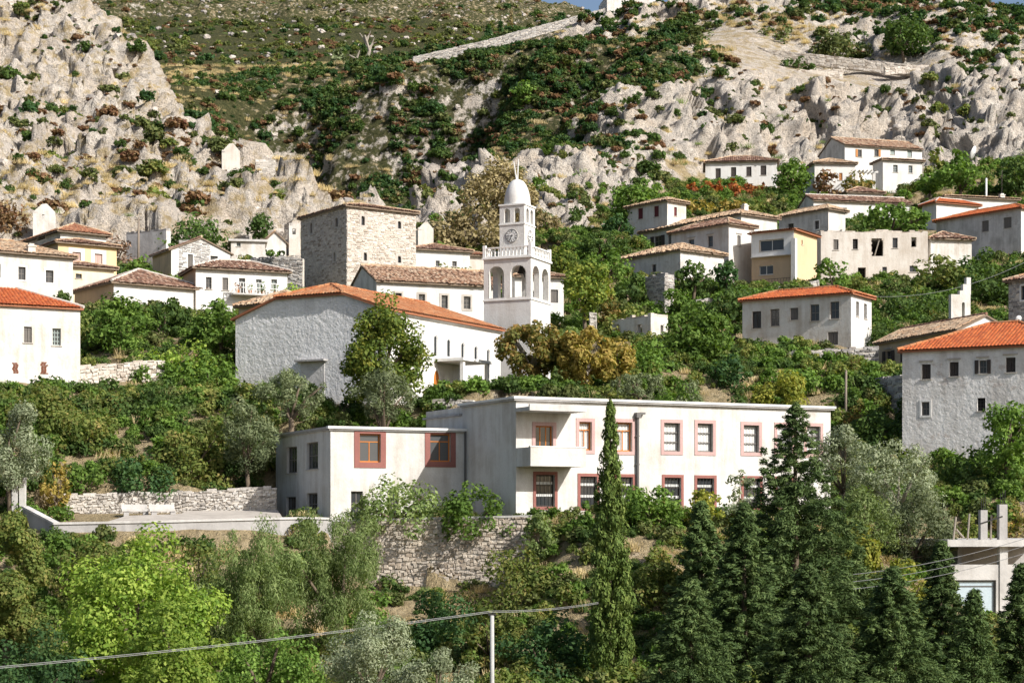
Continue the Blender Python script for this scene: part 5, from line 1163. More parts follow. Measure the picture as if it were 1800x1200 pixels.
def clumps(kind, a, H, rg):
    """clump centres and radii for a crown of half width a and height H, standing on z=0"""
    C, Rr = [], []
    if kind in ('round', 'olive', 'loose'):
        K = int({'round': 46, 'olive': 40, 'loose': 34}[kind] * max(1, (a / 1.9)) ** .9); ks = ({'round': 46, 'olive': 40, 'loose': 34}[kind] / K) ** .36
        for _ in range(K):
            d = rg.normal(size=3); d /= np.linalg.norm(d); q = rg.uniform(.52, 1.0)
            wz = 1 - .25 * max(0, d[2]) - .12 * max(0, -d[2])
            C.append((d[0] * q * a * .8 * wz, d[1] * q * a * .8 * wz, H / 2 + d[2] * q * H * .44)); Rr.append(min(a, H / 2) * rg.uniform(.17, .36) * ks * (.9 if kind != 'round' else 1))
    elif kind == 'feather':
        for _ in range(120):
            d = rg.normal(size=3); d /= np.linalg.norm(d); q = rg.uniform(.3, 1.0); C.append((d[0] * q * a * .88, d[1] * q * a * .88, H / 2 + d[2] * q * H * .46)); Rr.append(min(a, H / 2) * rg.uniform(.10, .22))
    elif kind == 'bush':
        for _ in range(34):
            t = rg.uniform(0, 2 * math.pi); q = rg.random() ** .5; z = rg.uniform(.05, 1) * math.sqrt(max(.05, 1 - .8 * q * q))
            C.append((math.cos(t) * q * a * .82, math.sin(t) * q * a * .82, z * H * .84)); Rr.append(min(a, H) * rg.uniform(.20, .36))
    elif kind == 'cypress':
        for z in np.linspace(0.0, .995, 420):
            r = a * (min(1, .62 + z * 1.9) * (1 - z ** 2.0) ** .75 + .02); t = rg.uniform(0, 2 * math.pi)
            q = rg.uniform(.45, .92); C.append((math.cos(t) * r * q, math.sin(t) * r * q, z * H)); Rr.append(max(.12, r * rg.uniform(.2, .34)))
    elif kind == 'conifer':
        nb = 140
        for i in range(nb):
            z = (i + .5) / nb; z = z ** .82; t = i * 2.39996 + rg.uniform(-.3, .3); ln = a * ((1 - z) ** .9) * rg.uniform(.6, 1.12) + .12
            for q in (.3, .52, .72, .90, 1.05):
                sp = rg.normal(0, .05 * ln + .03, 3); C.append((math.cos(t) * ln * q + sp[0], math.sin(t) * ln * q + sp[1], z * H * .97 + (.10 * q - .16 * q * q) * ln * 1.6 + sp[2]))
                Rr.append(max(.30 - .14 * z, ln * .17 * (1.15 - .4 * q)))
    return np.array(C), np.array(Rr)

def crown_mesh(kind, a, H, D, dens=1.0, lsz=1.0, seed=1, npx=None):
    rg = np.random.default_rng(seed); C, Rr = clumps(kind, a, H, rg); ppm = F * .57 / D
    size = 3.7 / ppm * lsz; px = (2 * a * ppm) * (H * ppm); px *= {'cypress': .8, 'conifer': .62}.get(kind, .78)
    n = int(np.clip(px * .90 * dens / lsz ** 1.5, 250, 36000 if dens < 3 else 50000))
    if kind == 'cypress': V = leaf_quads(C, Rr, int(n * 1.7), size * 1.05, rg, 1.9, .1, .55, .42, 1.2)
    elif kind == 'bush': V = leaf_quads(C, Rr, int(n * .86), size * 1.06, rg, .9, .3, .5, .62)
    elif kind == 'conifer': V = leaf_quads(C, Rr, int(n * 2.0), size * 1.32, rg, .6, .5, .3, .26, 0, 1.6)
    elif kind == 'feather': V = leaf_quads(C, Rr, int(n * 1.3), size * 1.1, rg, 1.3, .2, .2, .26, .8)
    elif kind == 'olive': V = leaf_quads(C, Rr, int(n * 1.15), size * .95, rg, 1.0, .2, .35, .34)
    else: V = leaf_quads(C, Rr, n, size, rg, .9, .3, .5, .62)
    return V, C, Rr
def add_leaves(name, V, mat, parent):
    k = len(V) // 4; return npmesh(name, V, np.arange(k * 4).reshape(k, 4), mat, parent)
NT = [0]
def tree(name, label, u, vt, vb, w, D, kind, mat, trunk=0, dens=1.0, lsz=1.0, group=None, bark='bark', cat=None):
    """u: centre column, vt/vb: top and foot of the crown, w: crown width (photo pixels), trunk: clear trunk in pixels"""
    NT[0] += 1; top, bot = P(u, vt, D), P(u, vb, D); a = w / F * D / 2; gz = ground(bot.x, D)
    foot = min(bot.z - trunk / F * D, gz + .3) if trunk else min(bot.z, gz + .4)
    if kind in ('bush', 'cypress', 'conifer', 'feather') and gz < bot.z: bot.z = gz
    if bot.z - gz > 5 and not trunk: bot.z = gz + 1.5
    H = top.z - bot.z; base = Vector((bot.x, D, min(foot, gz) if trunk else min(bot.z, gz)))
    o = thing(name, base, label, cat or ('shrub' if kind == 'bush' else 'tree'), group); V, C, Rr = crown_mesh(kind, a, H, D, dens, lsz, NT[0] * 7 + 3)
    off = bot.z - base.z; add_leaves('crown', V + np.array([0, 0, off]), mat, o)
    rg = random.Random(NT[0]); mb = MB(); tr = max(.07, min(.3, a * .075)); h0 = off + H * (.45 if kind in ('round', 'olive', 'loose') else .25)
    if kind in ('cypress', 'conifer'): mb.tube([(0, 0, -.4), (0, 0, off + H * .93)], tr, 7, .03)
    else:
        bend = Vector((rg.uniform(-.12, .12) * a, rg.uniform(-.1, .1) * a, 0)); mb.tube([(0, 0, -.5), bend * .5 + Vector((0, 0, h0 * .35)), bend + Vector((0, 0, h0 * .7))], tr, 7, tr * .75)
        for i in range(6):
            c = Vector(C[rg.randrange(len(C))]) + Vector((0, 0, off)); mb.tube([bend + Vector((0, 0, h0 * .66)), bend.lerp(c, .5) + Vector((0, 0, h0 * .12)) + Vector((0, 0, (h0 * .66) * .5)) * 0 + Vector((0, 0, (h0 * .66 + c.z) * .5 - bend.lerp(c, .5).z - h0 * .05)), c], tr * .6, 5, tr * .18)
    mb.build('trunk', bark, o, True)
    return o
T = tree
# -- foreground
T('broadleaf_tree', 'large lime green tree in the lower left foreground', 245, 922, 1250, 350, 73, 'round', 'lf_lime', lsz=1.15, dens=1.3)
T('broadleaf_tree', 'smaller lime green tree at the bottom, under the large lime green one', 300, 1050, 1260, 230, 67, 'round', 'lf_lime', lsz=1.15)
T('shrub', 'tall olive green bush covering the lower left corner by the parapet', 15, 866, 1190, 230, 77, 'loose', 'lf_mix', dens=1.5)
T('shrub', 'dark shaded bush at the very bottom left corner', 60, 1080, 1230, 220, 70, 'bush', 'lf_deep')  # shade of this corner is put into the deep leaf colour
T('feathery_tree', 'feathery green tree with its top against the courtyard parapet', 445, 915, 1170, 230, 80, 'feather', 'lf_feather', dens=1.5, lsz=.9)
T('feathery_tree', 'taller feathery green tree before the corner of the annexe', 590, 880, 1120, 225, 82, 'feather', 'lf_feather', dens=1.5, lsz=.9)
T('shrub', 'green bush in the shade between the lime and feathery trees', 470, 1090, 1230, 230, 71, 'bush', 'lf_green')
T('olive_tree', 'grey green olive tree at the bottom left of the utility pole', 660, 1058, 1260, 220, 62, 'olive', 'lf_olive', dens=1.3)
T('olive_tree', 'low olive tree touching the bottom edge just left of the pole', 770, 1120, 1260, 170, 60, 'olive', 'lf_olive', dens=1.3)
T('shrub', 'wide yellowish brown thicket under the retaining wall', 900, 945, 1100, 260, 90, 'bush', 'lf_mix', dens=1.2)
T('shrub', 'small tan leaved shrub behind the top of the utility pole', 860, 1030, 1130, 100, 80, 'bush', 'lf_mix')
T('shrub', 'dark shaded thicket in the hollow right of the utility pole', 960, 1050, 1230, 220, 79, 'bush', 'lf_deep')  # black shade of the hollow is carried by the darker leaf material
T('shrub', 'dark shaded thicket low in the hollow left of the pole', 780, 1010, 1180, 170, 84, 'bush', 'lf_deep')  # darker leaves stand in for the shadow lying here
T('cypress_tree', 'tall slender cypress in front of the cream building', 1073, 708, 1250, 82, 77, 'cypress', 'lf_cypress', dens=2.2)
T('conifer_tree', 'biggest dark conifer rising in front of the long building right end', 1398, 696, 1190, 480, 84, 'conifer', 'lf_conifer', dens=3.4)
T('conifer_tree', 'young slim conifer with thin top right of the cypress', 1232, 872, 1200, 190, 82, 'conifer', 'lf_conifer', dens=1.6)
T('conifer_tree', 'broad conifer immediately left of the biggest one', 1308, 878, 1220, 230, 79, 'conifer', 'lf_conifer', dens=1.6)
T('conifer_tree', 'low spreading conifer at the bottom right of the cypress', 1215, 1010, 1260, 240, 71, 'conifer', 'lf_conifer', dens=1.5)
T('conifer_tree', 'dense conifer at the bottom below the biggest one', 1420, 985, 1270, 290, 71, 'conifer', 'lf_conifer', dens=1.5)
T('conifer_tree', 'wide conifer at the bottom, left of the unfinished building', 1570, 990, 1270, 280, 73, 'conifer', 'lf_conifer', dens=1.5)
T('conifer_tree', 'leaning conifer reaching the unfinished building slab', 1655, 945, 1240, 170, 79, 'conifer', 'lf_conifer', dens=1.5)
T('conifer_tree', 'small conifer in front of the blue garage door', 1712, 1032, 1240, 110, 75, 'conifer', 'lf_conifer', dens=1.5)
T('conifer_tree', 'conifer cut by the right edge beside the concrete column', 1795, 985, 1250, 150, 76, 'conifer', 'lf_conifer', dens=1.5)
T('shrub', 'bushy growth filling the ground under the cypress', 1120, 1060, 1230, 160, 84, 'bush', 'lf_dark')
T('shrub', 'mixed green shrub growing against the left part of the courtyard parapet', 170, 930, 1010, 170, 89, 'bush', 'lf_mix', dens=1.1)
T('shrub', 'yellowish shrub growing against the right part of the courtyard parapet', 345, 938, 1020, 170, 90, 'bush', 'lf_mix', dens=1.1)
T('shrub', 'small dry bush between parapet and annexe corner', 500, 925, 1000, 110, 92, 'bush', 'lf_feather')
T('shrub', 'dark leafy bush at the foot of the retaining wall', 640, 1010, 1100, 130, 92, 'bush', 'lf_green')
T('shrub', 'dense bush on the bank between the cypress and the young slim conifer', 1150, 960, 1090, 120, 88, 'bush', 'lf_mix')
T('shrub', 'broad dark bush under the yellow green tree, behind the long building', 1300, 660, 720, 120, 119, 'bush', 'lf_dark')
T('shrub', 'green bush on the terraces below the low dark wall', 1400, 640, 700, 120, 132, 'bush', 'lf_green')
T('shrub', 'leafy green bush between gold tree and olive crowns', 1060, 655, 705, 90, 121, 'bush', 'lf_mix')
T('shrub', 'dark green bush on the slope under the ochre house', 1580, 670, 740, 90, 124, 'bush', 'lf_dark')
T('shrub', 'tall green bush left of the red shuttered house foot', 1070, 430, 490, 90, 178, 'bush', 'lf_green')
T('shrub', 'dense green bush between the rubble stump and the dark leafy tree', 1190, 500, 550, 80, 163, 'bush', 'lf_green')
T('shrub', 'dark bush in front of the slanting terrace wall', 1290, 505, 560, 120, 162, 'bush', 'lf_dark')
# -- right middle
T('olive_tree', 'pale olive tree behind the right end of the long building', 1480, 742, 905, 130, 101, 'olive', 'lf_olive', dens=1.2)
T('olive_tree', 'large pale olive tree below the rough white house', 1575, 760, 945, 200, 99, 'olive', 'lf_olive', dens=1.3, bark='bark_pale')
T('olive_tree', 'dark grey green olive tree above the unfinished building left end', 1610, 848, 1040, 190, 95, 'olive', 'lf_olive_dark', dens=1.3)
T('olive_tree', 'grey green olive crown low behind the biggest conifer', 1520, 850, 1000, 150, 93, 'olive', 'lf_feather', dens=1.2)
T('shrub', 'yellow leaved shrub beside the biggest conifer', 1500, 868, 1010, 100, 88, 'bush', 'lf_yellow', lsz=1.1)
T('shrub', 'bright yellow green shrub under the dark olive tree', 1590, 962, 1080, 130, 86, 'bush', 'lf_yellow', lsz=1.1)
T('broadleaf_tree', 'glossy green tree at the right edge before the rough white house', 1775, 695, 850, 130, 105, 'round', 'lf_green', lsz=1.1)
T('shrub', 'red and green creeper bush on the unfinished building roof', 1712, 890, 948, 70, 98.5, 'bush', 'lf_mix')
T('shrub', 'rusty creeper bush right of the red and green creeper', 1770, 872, 948, 80, 100.5, 'bush', 'lf_rust')
T('shrub', 'dark bush on the shaded bank under the rough white house', 1700, 790, 880, 170, 108, 'bush', 'lf_dark')
T('shrub', 'dark bush on the shaded bank left of the rough white house', 1545, 700, 790, 110, 121, 'bush', 'lf_dark')
T('broadleaf_tree', 'yellow green tree behind the parapet of the long building', 1368, 624, 715, 140, 121, 'round', 'lf_yellow', dens=1.1)
T('shrub', 'green and gold creeper shrub on the terraces left of the ochre house', 1502, 612, 690, 90, 134, 'bush', 'lf_mix')
T('shrub', 'orange tinted shrub beside the leaning pole', 1508, 690, 730, 60, 126, 'bush', 'lf_rust')
# -- along the cream buildings
T('shrub', 'pale leaved bush against the annexe front wall', 700, 822, 915, 160, 100.9, 'bush', 'lf_feather', dens=.8)
T('shrub', 'small leafy bush at the left foot of the pale bush', 635, 858, 915, 70, 100.9, 'bush', 'lf_feather', dens=.8)
T('shrub', 'dense dark green bush in the corner between annexe and long building', 842, 832, 914, 135, 99.9, 'bush', 'lf_green')
T('shrub', 'light green shrub before the left ground floor window', 953, 872, 960, 72, 95.5, 'bush', 'lf_feather', dens=1.1)
T('shrub', 'light green shrub half hidden by the cypress on its left', 1025, 868, 950, 60, 95.4, 'bush', 'lf_green')
T('shrub', 'tall yellow green shrub right of the cypress before the long building', 1140, 815, 930, 110, 96, 'bush', 'lf_green', dens=.9)
T('shrub', 'yellow green shrub covering a ground floor window near the conifers', 1238, 832, 930, 70, 96.4, 'bush', 'lf_yellow', dens=.9)
T('shrub', 'low shrub between the two yellow green shrubs of the long building', 1178, 860, 935, 70, 95.8, 'bush', 'lf_green')
T('shrub', 'grey twiggy bush against the right part of the long building', 1300, 795, 905, 70, 97, 'bush', 'lf_olive', dens=.45)
# -- left middle
T('broadleaf_tree', 'rusty gold tree at the left of the clock tower foot', 935, 558, 672, 165, 127, 'round', 'lf_rust', dens=1.6, lsz=1.15, trunk=24, bark='bark_pale')
T('broadleaf_tree', 'bright gold tree with leaning trunks right of the clock tower', 1030, 572, 678, 160, 126, 'round', 'lf_gold', dens=1.6, lsz=1.15, trunk=20, bark='bark_pale')
T('broadleaf_tree', 'small gold tree at the right of the bright gold one', 1085, 588, 672, 84, 129, 'round', 'lf_gold', trunk=14, bark='bark')
T('broadleaf_tree', 'tall dark green tree in front of the church corner', 672, 514, 725, 200, 117.5, 'round', 'lf_yg', dens=1.3)
T('olive_tree', 'olive tree with dark trunk before the rough church gable', 512, 645, 745, 170, 113.5, 'olive', 'lf_olive_dark', trunk=30, dens=1.1)
T('olive_tree', 'olive tree under the tall dark green tree', 675, 628, 748, 140, 113, 'olive', 'lf_olive_dark', trunk=6, dens=1.1)
T('olive_tree', 'shaded olive tree left of the annexe', 440, 690, 850, 130, 109.5, 'olive', 'lf_olive_dark', dens=1.2)
T('shrub', 'reddish brown and green bush above the courtyard back wall', 345, 685, 862, 150, 110.5, 'bush', 'lf_mix', dens=1.1)
T('shrub', 'dark green bush leaning over the courtyard back wall', 262, 775, 872, 150, 108.3, 'bush', 'lf_deep')
T('shrub', 'sparse yellow shrub at the left end of the courtyard', 98, 780, 885, 66, 105.5, 'bush', 'lf_gold', dens=.4)
T('shrub', 'low green shrub inside the courtyard left corner', 105, 880, 915, 55, 102.5, 'bush', 'lf_green')
T('shrub', 'green bush between the yellow shrub and the dark bush', 155, 800, 870, 80, 107.5, 'bush', 'lf_green')
T('olive_tree', 'grey green olive tree at the left edge above the parapet', 20, 690, 880, 150, 103, 'olive', 'lf_olive', dens=1.2)
T('shrub', 'mixed green and brown bush right of the left olive tree', 140, 690, 810, 150, 112, 'bush', 'lf_mix')
T('shrub', 'dark bush below the tan terrace wall', 255, 670, 760, 160, 117, 'bush', 'lf_dark')
T('shrub', 'vine covered bush under the left red roofed house', 60, 670, 745, 170, 114, 'bush', 'lf_mix', lsz=1.1)
T('shrub', 'autumn coloured bush between the dark bush and the shaded olive', 420, 655, 740, 120, 118, 'bush', 'lf_mix')
T('broadleaf_tree', 'leafy green tree right of the left red roofed house', 215, 508, 640, 150, 133, 'round', 'lf_green', lsz=1.15)
T('broadleaf_tree', 'leafy tree standing left of the church gable', 385, 512, 650, 110, 131, 'round', 'lf_green', lsz=1.15)
T('broadleaf_tree', 'leafy tree between its two taller neighbours below the long low house', 295, 520, 625, 140, 136, 'round', 'lf_dark', lsz=1.15)
T('shrub', 'yellowish vine bush hanging over the tan terrace wall', 305, 585, 680, 150, 126, 'bush', 'lf_lime', lsz=1.0)
T('shrub', 'dark green vine bush beneath the leafy trees', 365, 600, 690, 110, 124, 'bush', 'lf_green', lsz=1.1)
T('broadleaf_tree', 'small leafy tree by the corner of the upper left white house', 108, 510, 545, 50, 135, 'round', 'lf_dark')
# -- upper left
T('broadleaf_tree', 'wide green tree at the foot of the left rocky spur', 350, 366, 420, 150, 186, 'bush', 'lf_dark')
T('shrub', 'dark green bush left of the bare stone gable', 246, 448, 485, 70, 170, 'bush', 'lf_green')
T('bare_shrub', 'leafless reddish bush behind the yellow house', 205, 388, 440, 80, 183, 'bush', 'lf_bare', dens=.5)
T('bare_shrub', 'brown tangled bush at the left edge below the spur', 18, 340, 410, 75, 190, 'bush', 'lf_heather', dens=.8)
T('broadleaf_tree', 'round green tree above the tiny cream cottage', 458, 374, 425, 62, 193, 'round', 'lf_dark')
T('shrub', 'green bush before the flat roofed cottage left of the tower house', 482, 428, 462, 55, 176, 'bush', 'lf_green')
T('shrub', 'brown bush left of the bush before the flat roofed cottage', 432, 436, 465, 50, 177, 'bush', 'lf_mix')
T('shrub', 'bright climbing plant at the foot of the stone tower house', 520, 490, 512, 80, 155, 'bush', 'lf_lime')
# -- centre behind the clock tower
T('broadleaf_tree', 'huge round brownish tree behind the clock tower dome', 880, 274, 420, 170, 214, 'round', 'lf_brown', dens=1.3, lsz=.85)
T('shrub', 'brown thicket left of the clock tower under the huge tree', 825, 350, 440, 140, 203, 'bush', 'lf_brown', dens=1.2)
T('shrub', 'olive brown thicket right of the clock tower lantern', 960, 350, 430, 70, 208, 'bush', 'lf_brown')
T('shrub', 'green bush by the grey ruin right of the stone tower house', 772, 398, 440, 55, 193, 'bush', 'lf_green')
T('vine_row', 'yellowish vine hedge before the white house with two small windows', 790, 462, 492, 110, 178, 'bush', 'lf_mix', cat='shrub')
T('broadleaf_tree', 'yellow green tree to the right of the clock tower balustrade', 985, 430, 505, 70, 168, 'round', 'lf_yg')
T('broadleaf_tree', 'large green and yellow tree right of the clock tower belfry', 1030, 455, 560, 110, 157, 'round', 'lf_yg', dens=1.1)
T('shrub', 'rusty ivy growth at the right flank of the large green and yellow tree', 1072, 492, 560, 50, 160, 'bush', 'lf_rust')
T('shrub', 'olive coloured shrub at the right foot of the clock tower', 1000, 525, 600, 100, 146, 'bush', 'lf_feather')
T('broadleaf_tree', 'dark green tree on the slope right of the belfry', 1060, 405, 460, 130, 190, 'round', 'lf_dark')
T('broadleaf_tree', 'big green tree left of the house with dark red shutters', 1120, 302, 420, 130, 213, 'round', 'lf_green')
T('broadleaf_tree', 'dark tree against the cliff below the big green tree', 1085, 370, 440, 70, 205, 'round', 'lf_deep')
T('shrub', 'green bush row below the crumbling grey cottage', 1110, 468, 530, 75, 168, 'bush', 'lf_dark')
T('shrub', 'leafy hedge under the stump of rubble stone', 1110, 530, 562, 130, 157, 'bush', 'lf_mix')
T('broadleaf_tree', 'dark leafy tree before the grey walled house', 1218, 456, 515, 85, 171, 'round', 'lf_dark', lsz=1.2)
T('broadleaf_tree', 'smaller dark leafy tree at the corner of the grey walled house', 1276, 455, 510, 60, 173, 'round', 'lf_deep', lsz=1.2)
T('broadleaf_tree', 'large light green tree left of the grey house with five windows', 1230, 520, 680, 150, 141, 'round', 'lf_green', lsz=1.15, dens=1.1)
T('shrub', 'dark bush in the shade at the foot of the light green tree', 1285, 610, 690, 90, 135, 'bush', 'lf_deep')
T('shrub', 'green bush under the roofless white ruin', 1130, 590, 680, 130, 136, 'bush', 'lf_green')
T('shrub', 'grassy green bush at the left of the light green tree foot', 1190, 640, 700, 110, 126, 'bush', 'lf_green')
T('olive_tree', 'grey olive tree behind the long building roof, the left one', 1120, 648, 708, 130, 118.5, 'olive', 'lf_olive_dark', dens=1.1)
T('olive_tree', 'grey olive tree behind the long building roof, the right one', 1205, 655, 710, 120, 118.5, 'olive', 'lf_olive_dark', dens=1.1)
# -- upper right
T('broadleaf_tree', 'green tree between the four-window house and the vine draped house', 1394, 274, 352, 82, 249, 'round', 'lf_green')
T('broadleaf_tree', 'wide leafy green tree above the roofless beige ruin', 1570, 352, 425, 165, 207, 'round', 'lf_green', lsz=1.1)
T('broadleaf_tree', 'green tree left of the wide leafy tree, below the highest houses', 1632, 300, 345, 60, 240, 'round', 'lf_green')
T('broadleaf_tree', 'round dark green tree at the upper right garden', 1685, 280, 338, 105, 236, 'round', 'lf_green')
T('broadleaf_tree', 'dark tree at the upper right edge below the cliff', 1785, 272, 350, 90, 238, 'round', 'lf_dark')
T('shrub', 'flowering green bush beside the highest white house', 1645, 246, 285, 55, 256, 'bush', 'lf_mix')
T('shrub', 'green bush behind the large grey satellite dish', 1688, 248, 282, 50, 258, 'bush', 'lf_green')
T('shrub', 'leafy bush at the left foot of the roofless beige ruin', 1462, 445, 500, 70, 177, 'bush', 'lf_green', dens=.8)
T('shrub', 'wild vine thicket right of the roofless beige ruin', 1660, 425, 520, 110, 178, 'bush', 'lf_mix')
T('shrub', 'dark vine thicket under the long red roof at the right', 1725, 430, 530, 130, 172, 'bush', 'lf_dark')
T('shrub', 'green thicket at the right edge below the long red roof', 1795, 420, 510, 70, 172, 'bush', 'lf_dark')
T('shrub', 'dark overgrown bank below the roofless beige ruin', 1590, 500, 570, 150, 166, 'bush', 'lf_dark')
T('shrub', 'grassy overgrown bank right of the grey house with five windows', 1560, 560, 620, 90, 152, 'bush', 'lf_dark')
T('shrub', 'brown vine tangle draped on the upper white house', 1455, 284, 318, 55, 248.6, 'bush', 'lf_heather', dens=.6)
T('shrub', 'brown vine tangle over the pergola of the upper houses', 1510, 275, 312, 60, 247.5, 'bush', 'lf_rust', dens=.7)
for k in range(6):
    T('grape_vine', 'red autumn vine in the row below the four-window house, ' + ['leftmost', 'second from left', 'third from left', 'fourth from left', 'fifth from left', 'rightmost'][k], 1216 + 25 * k, 314 - k, 355, 38, 250, 'bush', 'lf_autumn', group='row of autumn vines', cat='vine')
for k in range(5):
    T('grape_vine', 'golden vine in the lower row under the red vines, ' + ['leftmost', 'second from left', 'middle one', 'second from right', 'rightmost'][k], 1214 + 28 * k, 346 + k % 2, 378, 42, 238, 'bush', 'lf_gold' if k < 4 else 'lf_mix', group='row of golden vines', cat='vine')
# -- high on the hills
T('shrub', 'large dark bush high on the right hillside', 1590, 22, 105, 110, 344, 'round', 'lf_dark', cat='shrub')
T('shrub', 'dark bush on the hillside right of the upper terrace wall start', 1372, 40, 80, 90, 352, 'bush', 'lf_scrub')
T('shrub', 'dark bush beside the large dark bush, on its left', 1478, 40, 92, 110, 347, 'bush', 'lf_scrub')
T('shrub', 'green bush just under the fortress hillside path', 1240, 52, 95, 70, 352, 'bush', 'lf_dark')
T('shrub', 'green strip of bushes between the two pale terrace walls', 1400, 100, 122, 75, 335, 'bush', 'lf_dark')
T('shrub', 'lone bright green bush on the central scrubby slope', 922, 130, 175, 55, 342, 'bush', 'lf_green')
T('cypress_tree', 'distant brownish cypress behind the crest wall', 899, 18, 70, 12, 410, 'cypress', 'lf_brown')
T('conifer_tree', 'distant dark conifer left of the far cypress', 880, 36, 72, 22, 408, 'conifer', 'lf_deep')
T('conifer_tree', 'distant dark conifer, the leftmost by the crest wall', 858, 42, 78, 30, 406, 'conifer', 'lf_deep')
T('shrub', 'grey bush beside the dead tree on the far slope', 598, 78, 108, 34, 420, 'bush', 'lf_olive_dark')
# dead tree on the far slope
p = P(640, 122, 400); p.z = ground(p.x, 400); o = thing('dead_tree', p, 'bare dead tree with forked pale trunks on the far slope', 'tree'); mb = MB(); s_ = 400 / F
mb.tube([(0, 0, -.5), (1.2 * s_ * 8, 0, 24 * s_), (1 * s_, 0, 52 * s_)], .55, 7, .2); mb.build('trunk', 'bark_pale', o)
for (x0, z0, x1, z1) in ((9, 22, 18, 48), (6, 32, -8, 56), (9, 30, 22, 40), (4, 40, 12, 60)): mb = MB(); mb.tube([(x0 * s_, 0, z0 * s_), ((x0 + x1) / 2 * s_, .3, (z0 + z1) / 2 * s_ + .3), (x1 * s_, 0, z1 * s_)], .28, 6, .08); mb.build('branch', 'bark_pale', o)
mb = MB(); mb.tube([(-4 * s_, 0, -.4), (-16 * s_, .5, 12 * s_), (-26 * s_, .4, 18 * s_)], .4, 6, .12); mb.tube([(-14 * s_, .5, 10 * s_), (-8 * s_, .4, 26 * s_)], .3, 6, .1); mb.build('fallen_branch', 'bark_pale', o)

# ---------------------------------------------------------------- scrub, heath, grass: too many to count
def proto(name, kind, n, size, mat, seed, flat=.75):
    rg = np.random.default_rng(seed)
    if kind == 'grass':
        k = n; b = rg.normal(0, .34, (k, 2)); h = rg.uniform(.2, .62, k); ln = rg.normal(0, .20, (k, 2)); wd = rg.normal(0, .014, (k, 2)) + .008
        z = np.zeros(k); V = np.stack([np.c_[b - wd, z], np.c_[b + wd, z], np.c_[b + ln + wd * .3, h], np.c_[b + ln - wd * .3, h]], 1).reshape(-1, 3)
    elif kind == 'rock':
        import bmesh
        bm = bmesh.new(); bmesh.ops.create_icosphere(bm, subdivisions=2, radius=.6)
        for v in bm.verts:
            d = v.co.normalized(); q = math.sin(d.x * 5 + seed) * .16 + math.sin(d.y * 6.3 + seed * 2) * .14 + math.sin(d.z * 7 + d.x * 4) * .12; v.co *= 1 + q; v.co.z *= .75
        me = bpy.data.meshes.new(name); bm.to_mesh(me); bm.free(); me.materials.append(M[mat]); return bpy.data.objects.new(name, me)
    else:
        C, Rr = clumps('bush', .55, flat, rg); V = leaf_quads(C, Rr, n, size, rg, .9, .3, .45, .6)
    o = add_leaves(name, V, mat, None); col.objects.unlink(o); return o
def scatter(name, label, cat, prots, dens_fn, count, smin, smax, seed, lift=-.08):
    """points on the real ground, one instance of a prototype each"""
    rg = np.random.default_rng(seed); cell = np.gradient(ys)[:, None] * ((ys + Y0F) * 2 * TMAX / NC)[:, None] * np.ones((1, NC))
    wgt = dens_fn(PTd, nrm2) * cell; wgt[:, :2] = 0; wgt = np.clip(wgt, 0, None); wgt = wgt.ravel(); wgt /= wgt.sum()
    pick = rg.choice(len(wgt), count, p=wgt); pts = PTd.reshape(-1, 3)[pick] + rg.normal(0, .2, (count, 3)) * np.array([1, 1, 0]) + np.array([0, 0, lift])
    me = bpy.data.meshes.new(name); me.vertices.add(count); me.vertices.foreach_set('co', pts.astype(np.float32).ravel())
    s = (smin + (smax - smin) * rg.random(count) ** 2.2) * np.clip(pts[:, 1] / 300, .45, 2.2) ** .35
    for nm, tp, dat in (('scl', 'FLOAT', s), ('rz', 'FLOAT', rg.random(count) * 6.28), ('pid', 'INT', rg.integers(0, len(prots), count))):
        a = me.attributes.new(nm, tp, 'POINT'); a.data.foreach_set('value', dat.astype(np.float32 if tp == 'FLOAT' else np.int32))
    o = bpy.data.objects.new(name, me); col.objects.link(o); tag(o, label, cat, kind='stuff')
    ng = bpy.data.node_groups.new(name, 'GeometryNodeTree'); ng.interface.new_socket('Geometry', in_out='INPUT', socket_type='NodeSocketGeometry'); ng.interface.new_socket('Geometry', in_out='OUTPUT', socket_type='NodeSocketGeometry')
    gi, go = ng.nodes.new('NodeGroupInput'), ng.nodes.new('NodeGroupOutput'); jn = ng.nodes.new('GeometryNodeJoinGeometry')
    def attr(nm, tp): n = ng.nodes.new('GeometryNodeInputNamedAttribute'); n.data_type = tp; n.inputs[0].default_value = nm; return n.outputs[0]
    pid = attr('pid', 'INT'); sclo = attr('scl', 'FLOAT'); cx = ng.nodes.new('ShaderNodeCombineXYZ'); ng.links.new(attr('rz', 'FLOAT'), cx.inputs[2])
    for i, pr in enumerate(prots):
        oi = ng.nodes.new('GeometryNodeObjectInfo'); oi.inputs[0].default_value = pr; oi.inputs[1].default_value = True
        cmpn = ng.nodes.new('FunctionNodeCompare'); cmpn.data_type = 'INT'; cmpn.operation = 'EQUAL'; cmpn.inputs[3].default_value = i; ng.links.new(pid, cmpn.inputs[2])
        ip = ng.nodes.new('GeometryNodeInstanceOnPoints'); ng.links.new(gi.outputs[0], ip.inputs['Points']); ng.links.new(cmpn.outputs[0], ip.inputs['Selection']); ng.links.new(oi.outputs['Geometry'], ip.inputs['Instance'])
        ng.links.new(cx.outputs[0], ip.inputs['Rotation']); ng.links.new(sclo, ip.inputs['Scale']); ng.links.new(ip.outputs[0], jn.inputs[0])
    ng.links.new(jn.outputs[0], go.inputs[0]); md = o.modifiers.new('scatter', 'NODES'); md.node_group = ng
    return o
